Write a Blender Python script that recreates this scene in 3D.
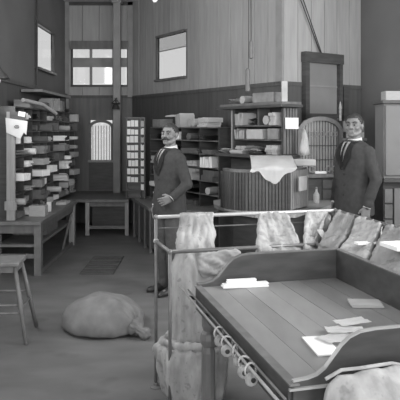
import bpy, bmesh, math, random
from mathutils import Vector, Matrix, noise
for _o in list(bpy.data.objects): bpy.data.objects.remove(_o)
random.seed(7)
SC = bpy.context.scene; COL = SC.collection
PI = math.pi

# ------------------------------------------------------------------ camera
# eye height 1.7 m, looking level along +Y, view-camera style falling front
cd = bpy.data.cameras.new('camera'); cam = bpy.data.objects.new('camera', cd); COL.objects.link(cam)
cam.location = (0, 0, 1.7); cam.rotation_euler = (PI/2, 0, 0)
cd.sensor_width = 36; cd.sensor_fit = 'HORIZONTAL'; cd.lens = 54; cd.shift_y = -71/400
cd.clip_start = 0.05
SC.camera = cam
# ------------------------------------------------------------------ world: overcast daylight
w = bpy.data.worlds.new('overcast_sky'); SC.world = w; w.use_nodes = True
bg = w.node_tree.nodes['Background']
bg.inputs[0].default_value = (0.92, 0.92, 0.92, 1); bg.inputs[1].default_value = 0.33
# ------------------------------------------------------------------ daylight through the tall street windows (behind the camera), plus unseen side lights added for fill
def window_light(name, loc, rot, sx, sy, power):
    l = bpy.data.lights.new(name, 'AREA'); l.shape = 'RECTANGLE'; l.size = sx; l.size_y = sy; l.energy = power
    o = bpy.data.objects.new(name, l); o.location = loc; o.rotation_euler = rot; COL.objects.link(o)
    return o
window_light('daylight_street_window', (-0.9, -3.18, 2.35), (PI/2, 0, 0), 2.2, 2.6, 108)
window_light('daylight_street_window', (2.4, -3.18, 2.35), (PI/2, 0, 0), 2.2, 2.6, 108)
window_light('added_side_light', (-2.62, 5.0, 2.75), (0, -PI/2, 0), 1.7, 3.0, 70)  # added out of view to light the clerks and back walls
window_light('added_side_light', (4.38, 3.3, 2.75), (0, PI/2, 0), 1.7, 3.0, 165)  # its added partner on the other side
SC.view_settings.view_transform = 'Standard'; SC.view_settings.look = 'None'
SC.view_settings.gamma = 1.0; SC.view_settings.use_curve_mapping = False
SC.view_settings.exposure = 1.32

# ------------------------------------------------------------------ materials (an old black-and-white print: everything is grey)
def mat(name, v, rough=0.6, var=0.15, scale=6.0, stretch=(1, 1, 1), bump=0.0, metal=0.0, spec=0.4, spots=None):
    m = bpy.data.materials.new(name); m.use_nodes = True
    nt = m.node_tree; b = nt.nodes['Principled BSDF']
    b.inputs['Roughness'].default_value = rough; b.inputs['Metallic'].default_value = metal
    b.inputs['Specular IOR Level'].default_value = spec
    tc = nt.nodes.new('ShaderNodeTexCoord'); mp = nt.nodes.new('ShaderNodeMapping')
    mp.inputs['Scale'].default_value = stretch
    nz = nt.nodes.new('ShaderNodeTexNoise'); nz.inputs['Scale'].default_value = scale; nz.inputs['Detail'].default_value = 4
    cr = nt.nodes.new('ShaderNodeValToRGB')
    lo, hi = v*(1-var), v*(1+var)
    cr.color_ramp.elements[0].position = 0.3; cr.color_ramp.elements[1].position = 0.7
    cr.color_ramp.elements[0].color = (lo, lo, lo, 1); cr.color_ramp.elements[1].color = (hi, hi, hi, 1)
    nt.links.new(tc.outputs['Object'], mp.inputs['Vector']); nt.links.new(mp.outputs['Vector'], nz.inputs['Vector'])
    nt.links.new(nz.outputs['Fac'], cr.inputs['Fac'])
    out = cr.outputs['Color']
    if spots:
        n2 = nt.nodes.new('ShaderNodeTexNoise'); n2.inputs['Scale'].default_value = spots[0]; n2.inputs['Detail'].default_value = 2
        c2 = nt.nodes.new('ShaderNodeValToRGB'); c2.color_ramp.elements[0].position = spots[1]; c2.color_ramp.elements[1].position = spots[1]+0.08
        c2.color_ramp.elements[0].color = (1, 1, 1, 1); c2.color_ramp.elements[1].color = (spots[2],)*3+(1,)
        mx = nt.nodes.new('ShaderNodeMix'); mx.data_type = 'RGBA'; mx.blend_type = 'MULTIPLY'; mx.inputs[0].default_value = 1
        nt.links.new(tc.outputs['Object'], n2.inputs['Vector']); nt.links.new(n2.outputs['Fac'], c2.inputs['Fac'])
        nt.links.new(out, mx.inputs[6]); nt.links.new(c2.outputs['Color'], mx.inputs[7]); out = mx.outputs[2]
    nt.links.new(out, b.inputs['Base Color'])
    if bump:
        bp = nt.nodes.new('ShaderNodeBump'); bp.inputs['Strength'].default_value = bump; bp.inputs['Distance'].default_value = 0.01
        nt.links.new(nz.outputs['Fac'], bp.inputs['Height']); nt.links.new(bp.outputs['Normal'], b.inputs['Normal'])
    return m
M = {}
M['floor'] = mat('worn_floor', 0.15, 0.5, 0.16, 2.6, (0.8, 1.8, 1), 0.05, spots=(2.5, 0.62, 0.8))
M['ceiling'] = mat('ceiling_plaster', 0.6, 0.9, 0.08)
M['backing'] = mat('wall_backing', 0.10, 0.9, 0.1)
M['shade_plaster'] = mat('shaded_plaster', 0.13, 0.85, 0.12, 1.5)  # poor light on the left wall put into a darker tone
M['right_plaster'] = mat('shade_toned_plaster', 0.13, 0.85, 0.08, 1.5)  # darker tone stands for the light's angle on the right wall
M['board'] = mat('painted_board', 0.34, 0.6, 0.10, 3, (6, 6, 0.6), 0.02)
M['board2'] = mat('painted_board_duller', 0.31, 0.6, 0.10, 3, (6, 6, 0.6), 0.02)
M['wainscot'] = mat('dark_wainscot', 0.085, 0.55, 0.2, 3, (6, 6, 0.5))
M['trim'] = mat('painted_trim', 0.25, 0.5, 0.1)
M['dark_wood'] = mat('dark_varnished_wood', 0.065, 0.35, 0.25, 5, (1, 1, 6))
M['mid_wood'] = mat('brown_wood', 0.14, 0.45, 0.22, 5, (3, 3, 1), 0.02)
M['light_wood'] = mat('pale_wood', 0.30, 0.45, 0.15, 5, (8, 8, 0.8), 0.02)
M['desk_wood'] = mat('worn_desk_wood', 0.16, 0.4, 0.2, 5, (2, 6, 2), 0.02)
M['table_top'] = mat('polished_table_wood', 0.22, 0.36, 0.10, 3, (4, 1.2, 1), 0.0)
M['table_top_b'] = mat('polished_table_wood_paler', 0.25, 0.36, 0.10, 3, (4, 1.2, 1), 0.0)
M['table_top_c'] = mat('polished_table_wood_deeper', 0.20, 0.36, 0.10, 3, (4, 1.2, 1), 0.0)
M['table_side'] = mat('table_side_wood', 0.06, 0.35, 0.22, 5, (1, 3, 5))
M['edge_wood'] = mat('worn_edge_wood', 0.34, 0.4, 0.15)
M['canvas'] = mat('mail_sack_canvas', 0.33, 0.9, 0.3, 16, (1, 1, 0.3), 0.6, spots=(26, 0.63, 0.74))
M['canvas_dull'] = mat('soiled_sack_canvas', 0.24, 0.92, 0.2, 8, (1, 1, 1), 0.25, spots=(14, 0.6, 0.7))
M['canvas_floor'] = mat('grimy_sack_canvas', 0.17, 0.92, 0.16, 7, (1, 1, 1), 0.2, spots=(6, 0.60, 0.86))
M['pipe'] = mat('galvanised_pipe', 0.16, 0.4, 0.2, 12, metal=0.2)
M['pipe_lit'] = mat('top_lit_pipe', 0.5, 0.4, 0.08, 12, metal=0.2)  # same pipe made paler, light from above put into the colour
M['brass'] = mat('worn_brass', 0.36, 0.45, 0.3, 30)
M['iron'] = mat('black_iron', 0.05, 0.4, 0.2, 10, metal=0.3)
M['paper'] = mat('white_paper', 0.8, 0.8, 0.05, 10)
M['paper_grey'] = mat('greyed_paper', 0.42, 0.85, 0.1, 10)
M['manila'] = mat('manila_paper', 0.36, 0.85, 0.12, 14, (1, 1, 12))
M['kraft'] = mat('kraft_wrapping', 0.22, 0.85, 0.15, 14)
M['dark_paper'] = mat('dark_bundle', 0.11, 0.85, 0.2, 14)
M['letters'] = mat('stacked_letters', 0.48, 0.85, 0.3, 8, (1, 1, 40))
M['suit'] = mat('dark_suit_wool', 0.05, 0.9, 0.12, 30, spec=0.2)
M['suit2'] = mat('charcoal_suit_wool', 0.052, 0.9, 0.12, 30, spec=0.2)
M['trouser'] = mat('grey_trouser_wool', 0.075, 0.9, 0.15, 30, spec=0.2)
M['skin'] = mat('skin', 0.185, 0.55, 0.06, 20)
M['hair'] = mat('dark_hair', 0.035, 0.5, 0.3, 60)
M['shirt'] = mat('white_shirt', 0.6, 0.8, 0.03)
M['tie'] = mat('dark_tie', 0.03, 0.7, 0.1)
M['leather'] = mat('black_leather', 0.03, 0.35, 0.2)
M['cupboard'] = mat('drab_painted_wood', 0.17, 0.6, 0.08, 4)
M['lead_dark'] = mat('dark_lead', 0.14, 0.5, 0.2, 12)
M['calendar'] = mat('aged_calendar_paper', 0.66, 0.85, 0.06, 10)
M['canvas_plain'] = mat('clean_sack_canvas', 0.30, 0.9, 0.15, 20, (1, 1, 1), 0.4)
M['sclera'] = mat('eye_white', 0.22, 0.3, 0.0)
M['lobby_backdrop'] = mat('pale_lobby_backdrop', 0.42, 0.4, 0.12, 4)  # pale tone stands in for the lit lobby behind the grille
M['wainscot_back'] = mat('grey_wainscot', 0.13, 0.55, 0.2, 3, (6, 6, 0.5))
M['metal_grey'] = mat('dull_lead', 0.3, 0.5, 0.2, 12)
M['eye'] = mat('eye_dark', 0.02, 0.2, 0.0)
M['mat'] = mat('dark_floor_mat', 0.085, 0.9, 0.3, 30)
M['pane_grey'] = mat('obscured_glass', 0.22, 0.3, 0.08, 3)
M['bulb'] = mat('clear_bulb_glass', 0.85, 0.05, 0.0)
M['porcelain'] = mat('white_porcelain', 0.75, 0.2, 0.03)
def glass_mat(name, tint):
    m = bpy.data.materials.new(name); m.use_nodes = True; nt = m.node_tree
    out = nt.nodes['Material Output']; nt.nodes.remove(nt.nodes['Principled BSDF'])
    tr = nt.nodes.new('ShaderNodeBsdfTransparent'); tr.inputs[0].default_value = (tint, tint, tint, 1)
    gl = nt.nodes.new('ShaderNodeBsdfGlossy'); gl.inputs['Roughness'].default_value = 0.05
    mx = nt.nodes.new('ShaderNodeMixShader'); mx.inputs[0].default_value = 0.06
    nt.links.new(tr.outputs[0], mx.inputs[1]); nt.links.new(gl.outputs[0], mx.inputs[2]); nt.links.new(mx.outputs[0], out.inputs[0])
    return m
M['glass'] = glass_mat('window_glass', 0.95)
M['glass_dusty'] = glass_mat('dusty_window_glass', 0.8)

# ------------------------------------------------------------------ builders
OFF = {}     # world offset of each thing, for parts built in world coordinates
def link(o): COL.objects.link(o); return o
def tag(o, label=None, cat=None, group=None, kind=None):
    if label: o['label'] = label
    if cat: o['category'] = cat
    if group: o['group'] = group
    if kind: o['kind'] = kind
    return o
def thing(name, label, cat, loc=(0, 0, 0), rotz=0, group=None):
    o = link(bpy.data.objects.new(name, None)); o.location = loc; o.rotation_euler = (0, 0, rotz)
    o.empty_display_size = 0.1
    OFF[o] = Vector(loc)
    return tag(o, label, cat, group)
def finish(bm, name, m, smooth):
    bmesh.ops.recalc_face_normals(bm, faces=bm.faces)
    me = bpy.data.meshes.new(name); bm.to_mesh(me); bm.free()
    if m is not None: me.materials.append(M[m] if isinstance(m, str) else m)
    if smooth:
        for p in me.polygons: p.use_smooth = True
    return me
def part(name, bm, m, parent, smooth=False, local=False, label=None):
    """a part built in world coordinates (or in the parent's own, local=True)"""
    me = finish(bm, name, m, smooth)
    o = link(bpy.data.objects.new(name, me)); o.parent = parent
    off = OFF.get(parent, Vector((0, 0, 0)))
    if not local: me.transform(Matrix.Translation(-off))
    OFF[o] = off
    if label: o['label'] = label
    return o
def solo(name, bm, m, label=None, cat=None, group=None, kind=None, smooth=False):
    """a thing that is one mesh; its origin goes to the middle of its base"""
    me = finish(bm, name, m, smooth)
    if kind != 'structure':
        xs = [v.co for v in me.vertices]
        c = Vector(((min(v.x for v in xs)+max(v.x for v in xs))/2, (min(v.y for v in xs)+max(v.y for v in xs))/2, min(v.z for v in xs)))
    else: c = Vector((0, 0, 0))
    me.transform(Matrix.Translation(-c))
    o = link(bpy.data.objects.new(name, me)); o.location = c; OFF[o] = c
    return tag(o, label, cat, group, kind)
def nb(): return bmesh.new()
def box(bm, x0, x1, y0, y1, z0, z1, mt=None):
    c = Matrix.Translation(((x0+x1)/2, (y0+y1)/2, (z0+z1)/2)) @ Matrix.Diagonal((abs(x1-x0), abs(y1-y0), abs(z1-z0), 1))
    if mt is not None: c = mt @ c
    bmesh.ops.create_cube(bm, size=1, matrix=c); return bm
def bbox(x0, x1, y0, y1, z0, z1, mt=None, bev=0.0):
    bm = box(nb(), x0, x1, y0, y1, z0, z1, mt)
    if bev: bmesh.ops.bevel(bm, geom=list(bm.edges), offset=bev, segments=2, affect='EDGES', profile=0.5)
    return bm
def frame2(p0, p1, z=0.0):
    """local frame: x along p0->p1, y to the left of it, z up"""
    d = Vector((p1[0]-p0[0], p1[1]-p0[1])); d.normalize()
    return Matrix(((d.x, -d.y, 0, p0[0]), (d.y, d.x, 0, p0[1]), (0, 0, 1, z), (0, 0, 0, 1)))
def ring_loft(bm, rings, cap=True):
    rows = [[bm.verts.new(p) for p in r] for r in rings]
    n = len(rows[0])
    for a, b in zip(rows, rows[1:]):
        for i in range(n): bm.faces.new((a[i], a[(i+1) % n], b[(i+1) % n], b[i]))
    if cap: bm.faces.new(rows[0][::-1]); bm.faces.new(rows[-1])
    return bm
def tube(bm, pts, r, n=8, closed=False):
    pts = [Vector(p) for p in pts]; k = len(pts); rings = []
    rr = r if isinstance(r, (list, tuple)) else [r]*k
    prev = None
    for i, p in enumerate(pts):
        if closed: t = pts[(i+1) % k]-pts[i-1]
        else: t = (pts[min(i+1, k-1)]-pts[max(i-1, 0)])
        t.normalize()
        a = t.cross(Vector((0, 0, 1))) if abs(t.z) < 0.95 else t.cross(Vector((1, 0, 0)))
        if prev is not None:
            a2 = prev-t*prev.dot(t)
            if a2.length > 1e-4: a = a2
        a.normalize(); prev = a; b = t.cross(a)
        rings.append([p+(a*math.cos(q)+b*math.sin(q))*rr[i] for q in (2*PI*j/n for j in range(n))])
    if closed: rings.append(rings[0]); 
    if closed:
        rows = [[bm.verts.new(p) for p in r_] for r_ in rings[:-1]]; rows.append(rows[0])
        for a, b in zip(rows, rows[1:]):
            for i in range(n): bm.faces.new((a[i], a[(i+1) % n], b[(i+1) % n], b[i]))
        return bm
    return ring_loft(bm, rings)
def lathe(bm, prof, loc=(0, 0, 0), n=16, mt=None):
    rings = []
    for r, z in prof:
        ring = [Vector((r*math.cos(2*PI*j/n), r*math.sin(2*PI*j/n), z)) for j in range(n)]
        if mt is not None: ring = [mt @ p for p in ring]
        rings.append([p+Vector(loc) for p in ring])
    return ring_loft(bm, rings)
def prism(bm, poly, fn, d0, d1):
    """extrude a 2D outline: fn(u, v, d) -> world point"""
    return ring_loft(bm, [[Vector(fn(u, v, d0)) for u, v in poly], [Vector(fn(u, v, d1)) for u, v in poly]])
def ellipsoid(bm, c, r, n=16, mt=None):
    q = Matrix.Translation(c) @ Matrix.Diagonal((r[0], r[1], r[2], 1))
    if mt is not None: q = mt @ q
    bmesh.ops.create_uvsphere(bm, u_segments=n, v_segments=max(6, n*2//3), radius=1, matrix=q); return bm
ORD = ['first', 'second', 'third', 'fourth', 'fifth', 'sixth', 'seventh', 'eighth', 'ninth', 'tenth', 'eleventh', 'twelfth', 'thirteenth', 'fourteenth', 'fifteenth']

# ================================================================== the room
L0 = (-2.44, -3.0); B0 = (-2.44, 10.9); B1 = (-1.218, 10.9); D1 = (1.043, 7.55); R1 = (2.226, 8.35); R2 = (4.2, 5.43); F1 = (4.2, -3.0)
CZ = 4.0; WZ = 2.28
def ring_floor(name, z0, z1, m):
    bm = nb(); poly = [L0, B0, B1, D1, R1, R2, F1]
    prism(bm, poly, lambda u, v, d: (u, v, d), z0, z1)
    return solo(name, bm, m, kind='structure')
ring_floor('floor', -0.1, 0.0, 'floor')
ring_floor('ceiling', CZ, CZ+0.1, 'ceiling')
def wall(name, p0, p1, holes, m, th=0.12):
    """a wall whose room side is right of p0->p1; openings are real holes"""
    mt = frame2(p0, p1); ln = math.dist(p0, p1); bm = nb()
    us = sorted({0, ln, *[h[0] for h in holes], *[h[1] for h in holes]}); zs = sorted({0, CZ, *[h[2] for h in holes], *[h[3] for h in holes]})
    for a, b in zip(us, us[1:]):
        for c, d in zip(zs, zs[1:]):
            if any(h[0] <= a and b <= h[1] and h[2] <= c and d <= h[3] for h in holes): continue
            box(bm, a, b, 0, th, c, d, mt)
    bmesh.ops.remove_doubles(bm, verts=bm.verts, dist=1e-5)
    return solo(name, bm, m, kind='structure'), mt, ln
def panels(w, mt, u0, u1, z0, z1, holes, name, m, step=None, gap=0.006, th=0.02):
    """boards (or one lining sheet) fixed to a wall's room side, cut round the openings"""
    n = 1 if not step else max(1, round((u1-u0)/step)); wd = (u1-u0)/n
    for i in range(n):
        a, b = u0+i*wd, u0+(i+1)*wd
        cuts = sorted({a, b, *[h[k] for h in holes for k in (0, 1) if a < h[k] < b]})
        bm = nb(); t = th+(random.uniform(-0.003, 0.004) if step else 0)
        for c, d in zip(cuts, cuts[1:]):
            hs = [h for h in holes if h[0] <= c+1e-6 and d <= h[1]+1e-6]
            segs = [(z0, z1)]
            for h in hs: segs = [s for s in ((z0, h[2]), (h[3], z1)) if s[1]-s[0] > 0.01]
            for s0, s1 in segs:
                box(bm, c+(gap/2 if c == a else 0), d-(gap/2 if d == b else 0), -t, 0, s0, s1, mt)
        if step: bmesh.ops.bevel(bm, geom=[e for e in bm.edges if abs((e.verts[0].co-e.verts[1].co).z) > 0.1], offset=0.004, segments=1, affect='EDGES')
        part(name, bm, m if not isinstance(m, (list, tuple)) else random.choice(m), w)
hl = (11.87, 12.93, 2.62, 3.26)
hl_near = (6.5, 9.5, 1.9, 3.6)
w, mt, ln = wall('wall_left', L0, B0, [hl, hl_near], 'shade_plaster', 0.03)
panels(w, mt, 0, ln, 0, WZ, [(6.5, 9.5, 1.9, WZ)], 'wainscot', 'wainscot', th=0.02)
part('dado_rail', bbox(9.6, ln, -0.045, 0, WZ, WZ+0.05, mt), 'wainscot', w)
hb = (0.13, 1.113, 2.5, 3.26)
hb_arch = (0.45, 0.85, 1.12, 1.86)
w, mt, ln = wall('wall_back', B0, B1, [hb, hb_arch], 'backing', 0.03)
panels(w, mt, 0, ln, WZ, CZ-0.06, [hb], 'board', ['board', 'board2'], 0.3)
panels(w, mt, 0, ln, 0, WZ, [hb_arch], 'wainscot', 'wainscot_back')
part('dado_rail', bbox(0, ln, -0.04, 0, WZ-0.02, WZ+0.03, mt), 'wainscot', w)
part('corner_post', bbox(0.0, 0.07, -0.06, 0, 0, CZ, mt), 'trim', w)
part('corner_post', bbox(ln-0.09, ln, -0.05, 0, WZ, CZ, mt), 'trim', w)
part('cornice', bbox(0, ln, -0.05, 0, CZ-0.06, CZ, mt), 'dark_wood', w)
hd = (0.905, 1.82, 2.53, 3.23)
w, mt, ln = wall('wall_diagonal', B1, D1, [hd], 'backing', 0.03)
panels(w, mt, 0, ln, WZ, CZ, [hd], 'board', ['board', 'board', 'board2'], 0.27)
panels(w, mt, 0, ln, 0, WZ, [], 'wainscot', 'wainscot')
part('dado_rail', bbox(0, ln, -0.035, 0, WZ-0.03, WZ+0.02, mt), 'wainscot', w)
part('corner_post', bbox(ln-0.1, ln+0.02, -0.035, 0, WZ, CZ, mt), 'trim', w)
w, mt, ln = wall('wall_return', D1, R1, [], 'backing')
panels(w, mt, 0, ln, WZ, CZ, [], 'board', ['board', 'board2'], 0.24)
panels(w, mt, 0, ln, 0, WZ, [], 'wainscot', 'wainscot')
part('dado_rail', bbox(0, ln, -0.035, 0, WZ-0.03, WZ+0.02, mt), 'wainscot', w)
WRm = mt
wall('wall_right', R1, R2, [], 'right_plaster')
wall('wall_right', R2, F1, [(0.6, 3.6, 1.9, 3.6)], 'right_plaster')
wall('wall_front', F1, L0, [(0.7, 2.9, 1.05, 3.65), (4.0, 6.2, 1.05, 3.65)], 'right_plaster')

# windows high in the walls
def window(name, mt, h, cols, rows, dusty=(), bar=0.03, fr=0.035, fm='dark_wood'):
    a, b, c, d = h; bm = nb()
    box(bm, a-fr, a, -0.022, 0.03, c-fr, d+fr, mt); box(bm, b, b+fr, -0.022, 0.03, c-fr, d+fr, mt)
    box(bm, a, b, -0.05, 0.03, d, d+fr, mt); box(bm, a-0.02, b+0.02, -0.07, 0.03, c-fr, c, mt)
    o = solo(name, bm, fm, kind='structure')
    for u0, u1 in zip(cols, cols[1:]):
        for z0, z1 in zip(rows, rows[1:]):
            part('pane', bbox(u0+bar/2, u1-bar/2, -0.006, 0.0, z0+bar/2, z1-bar/2, mt), 'glass_dusty' if (u0, z0) in dusty else 'glass', o)
    for u in cols[1:-1]: part('glazing_bar', bbox(u-bar/2, u+bar/2, -0.02, 0.02, c, d, mt), 'trim', o)
    for z in rows[1:-1]: part('glazing_bar', bbox(a, b, -0.022, 0.022, z-bar/2, z+bar/2, mt), 'trim', o)
    return o
ml = frame2(L0, B0); mb = frame2(B0, B1); md = frame2(B1, D1)
window('window_1', ml, hl, [hl[0], hl[1]], [hl[2], hl[3]])
o = window('window_2', mb, hb, [hb[0], hb[0]+0.33, hb[0]+0.74, hb[1]], [2.5, 2.90, 3.26], bar=0.045)
part('roller_shade', bbox(hb[0]-0.03, hb[1]+0.03, -0.09, -0.055, 3.14, 3.29, mb), 'mid_wood', o)
part('meeting_rail', bbox(hb[0], hb[1], -0.03, -0.024, 2.82, 2.99, mb), 'trim', o)
window('window_3', md, hd, [hd[0], hd[1]], [hd[2], 3.0, hd[3]], bar=0.008, fm='mid_wood')
part('roller_shade', bbox(hd[0], hd[1], 0.003, 0.006, 3.01, hd[3], md), 'glass_dusty', bpy.data.objects['window_3'])

# large unseen windows that light the room; the side pair is added for that
window('window_4', ml, hl_near, [6.5, 7.5, 8.5, 9.5], [1.9, 2.75, 3.6], fm='trim')
window('window_5', frame2(R2, F1), (0.6, 3.6, 1.9, 3.6), [0.6, 1.6, 2.6, 3.6], [1.9, 2.75, 3.6], fm='trim')
window('window_6', frame2(F1, L0), (0.7, 2.9, 1.05, 3.65), [0.7, 1.8, 2.9], [1.05, 2.35, 3.65], fm='trim')
window('window_7', frame2(F1, L0), (4.0, 6.2, 1.05, 3.65), [4.0, 5.1, 6.2], [1.05, 2.35, 3.65], fm='trim')
# small arched wicket in the back partition, daylight behind its bars
def arch_poly(w_, h0, h1, n=12):
    """outline of an opening with a flattened arch: width w_, springing at h0, crown at h1"""
    p = [(-w_/2, 0), (w_/2, 0)]
    for i in range(n+1):
        a = PI*i/n; p.append((w_/2*math.cos(a), h0+(h1-h0)*math.sin(a)))
    return p
uc = 0.65
wk = thing('arched_wicket', 'small barred service window with an arched top, bright daylight behind', 'window', (B0[0]+uc, 10.9, 1.12)); 
def arch_frame(bm, w_, h0, h1, t, fn, d0, d1):
    po = arch_poly(w_+2*t, h0, h1+t); pi_ = arch_poly(w_, h0, h1)
    k = len(po); vs = []
    for P_ in (po, pi_):
        for d in (d0, d1): vs.append([bm.verts.new(fn(u, v, d)) for u, v in P_])
    of, ob, jf, jb = vs
    for i in range(1, k): # leave the sill open
        j = (i+1) % k
        for q in ((of[i], of[j], jf[j], jf[i]), (ob[i], jb[i], jb[j], ob[j]), (of[i], ob[i], ob[j], of[j]), (jf[i], jf[j], jb[j], jb[i])): bm.faces.new(q)
    return bm
fnb = lambda u, v, d: (B0[0]+uc+u, 10.9-d, 1.14+v)
part('frame', arch_frame(nb(), 0.36, 0.58, 0.68, 0.05, fnb, 0.0, 0.06), 'mid_wood', wk)
part('apron_panel', bbox(B0[0]+uc-0.22, B0[0]+uc+0.24, 10.85, 10.88, 0.6, 1.09), 'dark_wood', wk)
part('sill', bbox(B0[0]+uc-0.23, B0[0]+uc+0.23, 10.8, 10.9, 1.10, 1.14), 'light_wood', wk)
for i in range(7):
    u = -0.15+i*0.05
    part('bar', tube(nb(), [fnb(u, 0, 0.03), fnb(u, 0.62, 0.03)], 0.006, 6), 'pipe', wk)
part('pane', prism(nb(), arch_poly(0.37, 0.58, 0.69), fnb, 0.004, 0.008), 'glass', wk)
# ================================================================== furniture along the walls
def legbox(bm, x, y, w_, z0, z1): return box(bm, x-w_/2, x+w_/2, y-w_/2, y+w_/2, z0, z1)
# --- long desk along the side wall
dk = thing('wall_desk', 'long low wooden work table carrying the sorting case with the pinned calendar', 'table', (-2.13, 7.8, 0))
part('table_top', bbox(-2.41, -1.83, 6.9, 8.95, 0.59, 0.635, bev=0.006), 'desk_wood', dk)
for x, y in ((-1.88, 6.98), (-2.36, 6.98), (-1.88, 8.82), (-2.36, 8.82)):
    part('leg', bbox(x-0.04, x+0.04, y-0.04, y+0.04, 0, 0.59), 'light_wood' if y > 8 else 'desk_wood', dk)
part('apron', bbox(-2.36, -1.90, 6.95, 6.965, 0.49, 0.589), 'mid_wood', dk)
part('apron', bbox(-1.87, -1.848, 6.98, 8.82, 0.50, 0.589), 'mid_wood', dk)
part('shelf', bbox(-2.36, -1.88, 6.96, 8.84, 0.33, 0.36), 'desk_wood', dk)
part('stretcher', bbox(-1.90, -1.86, 6.98, 8.82, 0.0, 0.05), 'desk_wood', dk)
part('stretcher', bbox(-2.36, -1.88, 6.95, 6.99, 0.20, 0.25), 'desk_wood', dk)
part('drawer_box', bbox(-2.34, -1.92, 7.5, 8.1, 0.37, 0.58), 'mid_wood', dk)
part('brace', tube(nb(), [(-1.88, 8.2, 0.06), (-1.88, 8.75, 0.48)], 0.02, 4), 'mid_wood', dk)
# --- desk across the back
dk = thing('wall_desk', 'plain dark desk below the small arched barred window', 'table', (-1.5, 10.2, 0))
part('table_top', bbox(-2.40, -1.13, 9.55, 10.86, 0.53, 0.575, bev=0.006), 'desk_wood', dk)
for x in (-1.80, -1.17): part('leg', bbox(x-0.03, x+0.03, 9.58, 9.64, 0, 0.53), 'light_wood', dk)
part('apron', bbox(-1.78, -1.19, 9.6, 9.62, 0.46, 0.53), 'mid_wood', dk)
part('back_panel', bbox(-1.78, -1.19, 9.90, 9.93, 0.1, 0.53), 'dark_wood', dk)
part('stretcher', bbox(-1.78, -1.19, 9.60, 9.64, 0.10, 0.15), 'desk_wood', dk)
# --- desk running back towards the moustached man
dk = thing('wall_desk', 'dark panelled desk carrying the narrow rack of white labels', 'table', (-0.6, 8.9, 0))
poly = [(-1.10, 9.52), (-0.70, 8.15), (0.14, 7.74), (0.60, 8.04), (-0.50, 9.68)]
part('table_top', prism(nb(), poly, lambda u, v, d: (u, v, d), 0.585, 0.63), 'desk_wood', dk)
poly2 = [(-1.04, 9.48), (-0.67, 8.20), (0.12, 7.80), (0.54, 8.06), (-0.52, 9.62)]
part('body', prism(nb(), poly2, lambda u, v, d: (u, v, d), 0.06, 0.585), 'dark_wood', dk)
mt = frame2((-1.10, 9.52), (-0.70, 8.15))
for u in (0.06, 0.5, 0.94, 1.33): part('stile', bbox(u, u+0.05, 0.025, 0.06, 0.0, 0.58, mt), 'mid_wood', dk)

# --- tall pigeonhole case on the side-wall desk
def pigeon_case(name, label, mt, ln, dp, z0, z1, rows, cols, m='mid_wood', loc=(0, 0, 0), back=True, shelves_m=None):
    """x along the front, y into the wall; front at y=0"""
    c = thing(name, label, 'sorting case', loc); t = 0.018
    if back: part('back_panel', bbox(0, ln, dp-0.012, dp, z0, z1, mt), 'dark_wood', c)
    part('side_panel', bbox(0, t, 0, dp, z0, z1, mt), m, c); part('side_panel', bbox(ln-t, ln, 0, dp, z0, z1, mt), m, c)
    rh = (z1-z0)/rows; cw = ln/cols
    for r in range(rows+1):
        part('shelf', bbox(t, ln-t, 0.004, dp-0.012, z0+r*rh-(0.008 if r else -0.001), z0+r*rh+0.008, mt), shelves_m or m, c)
    for k in range(1, cols): part('divider', bbox(k*cw-0.006, k*cw+0.006, 0.008, dp-0.012, z0+0.009, z1-0.009, mt), m, c)
    return c, rh, cw
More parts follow.
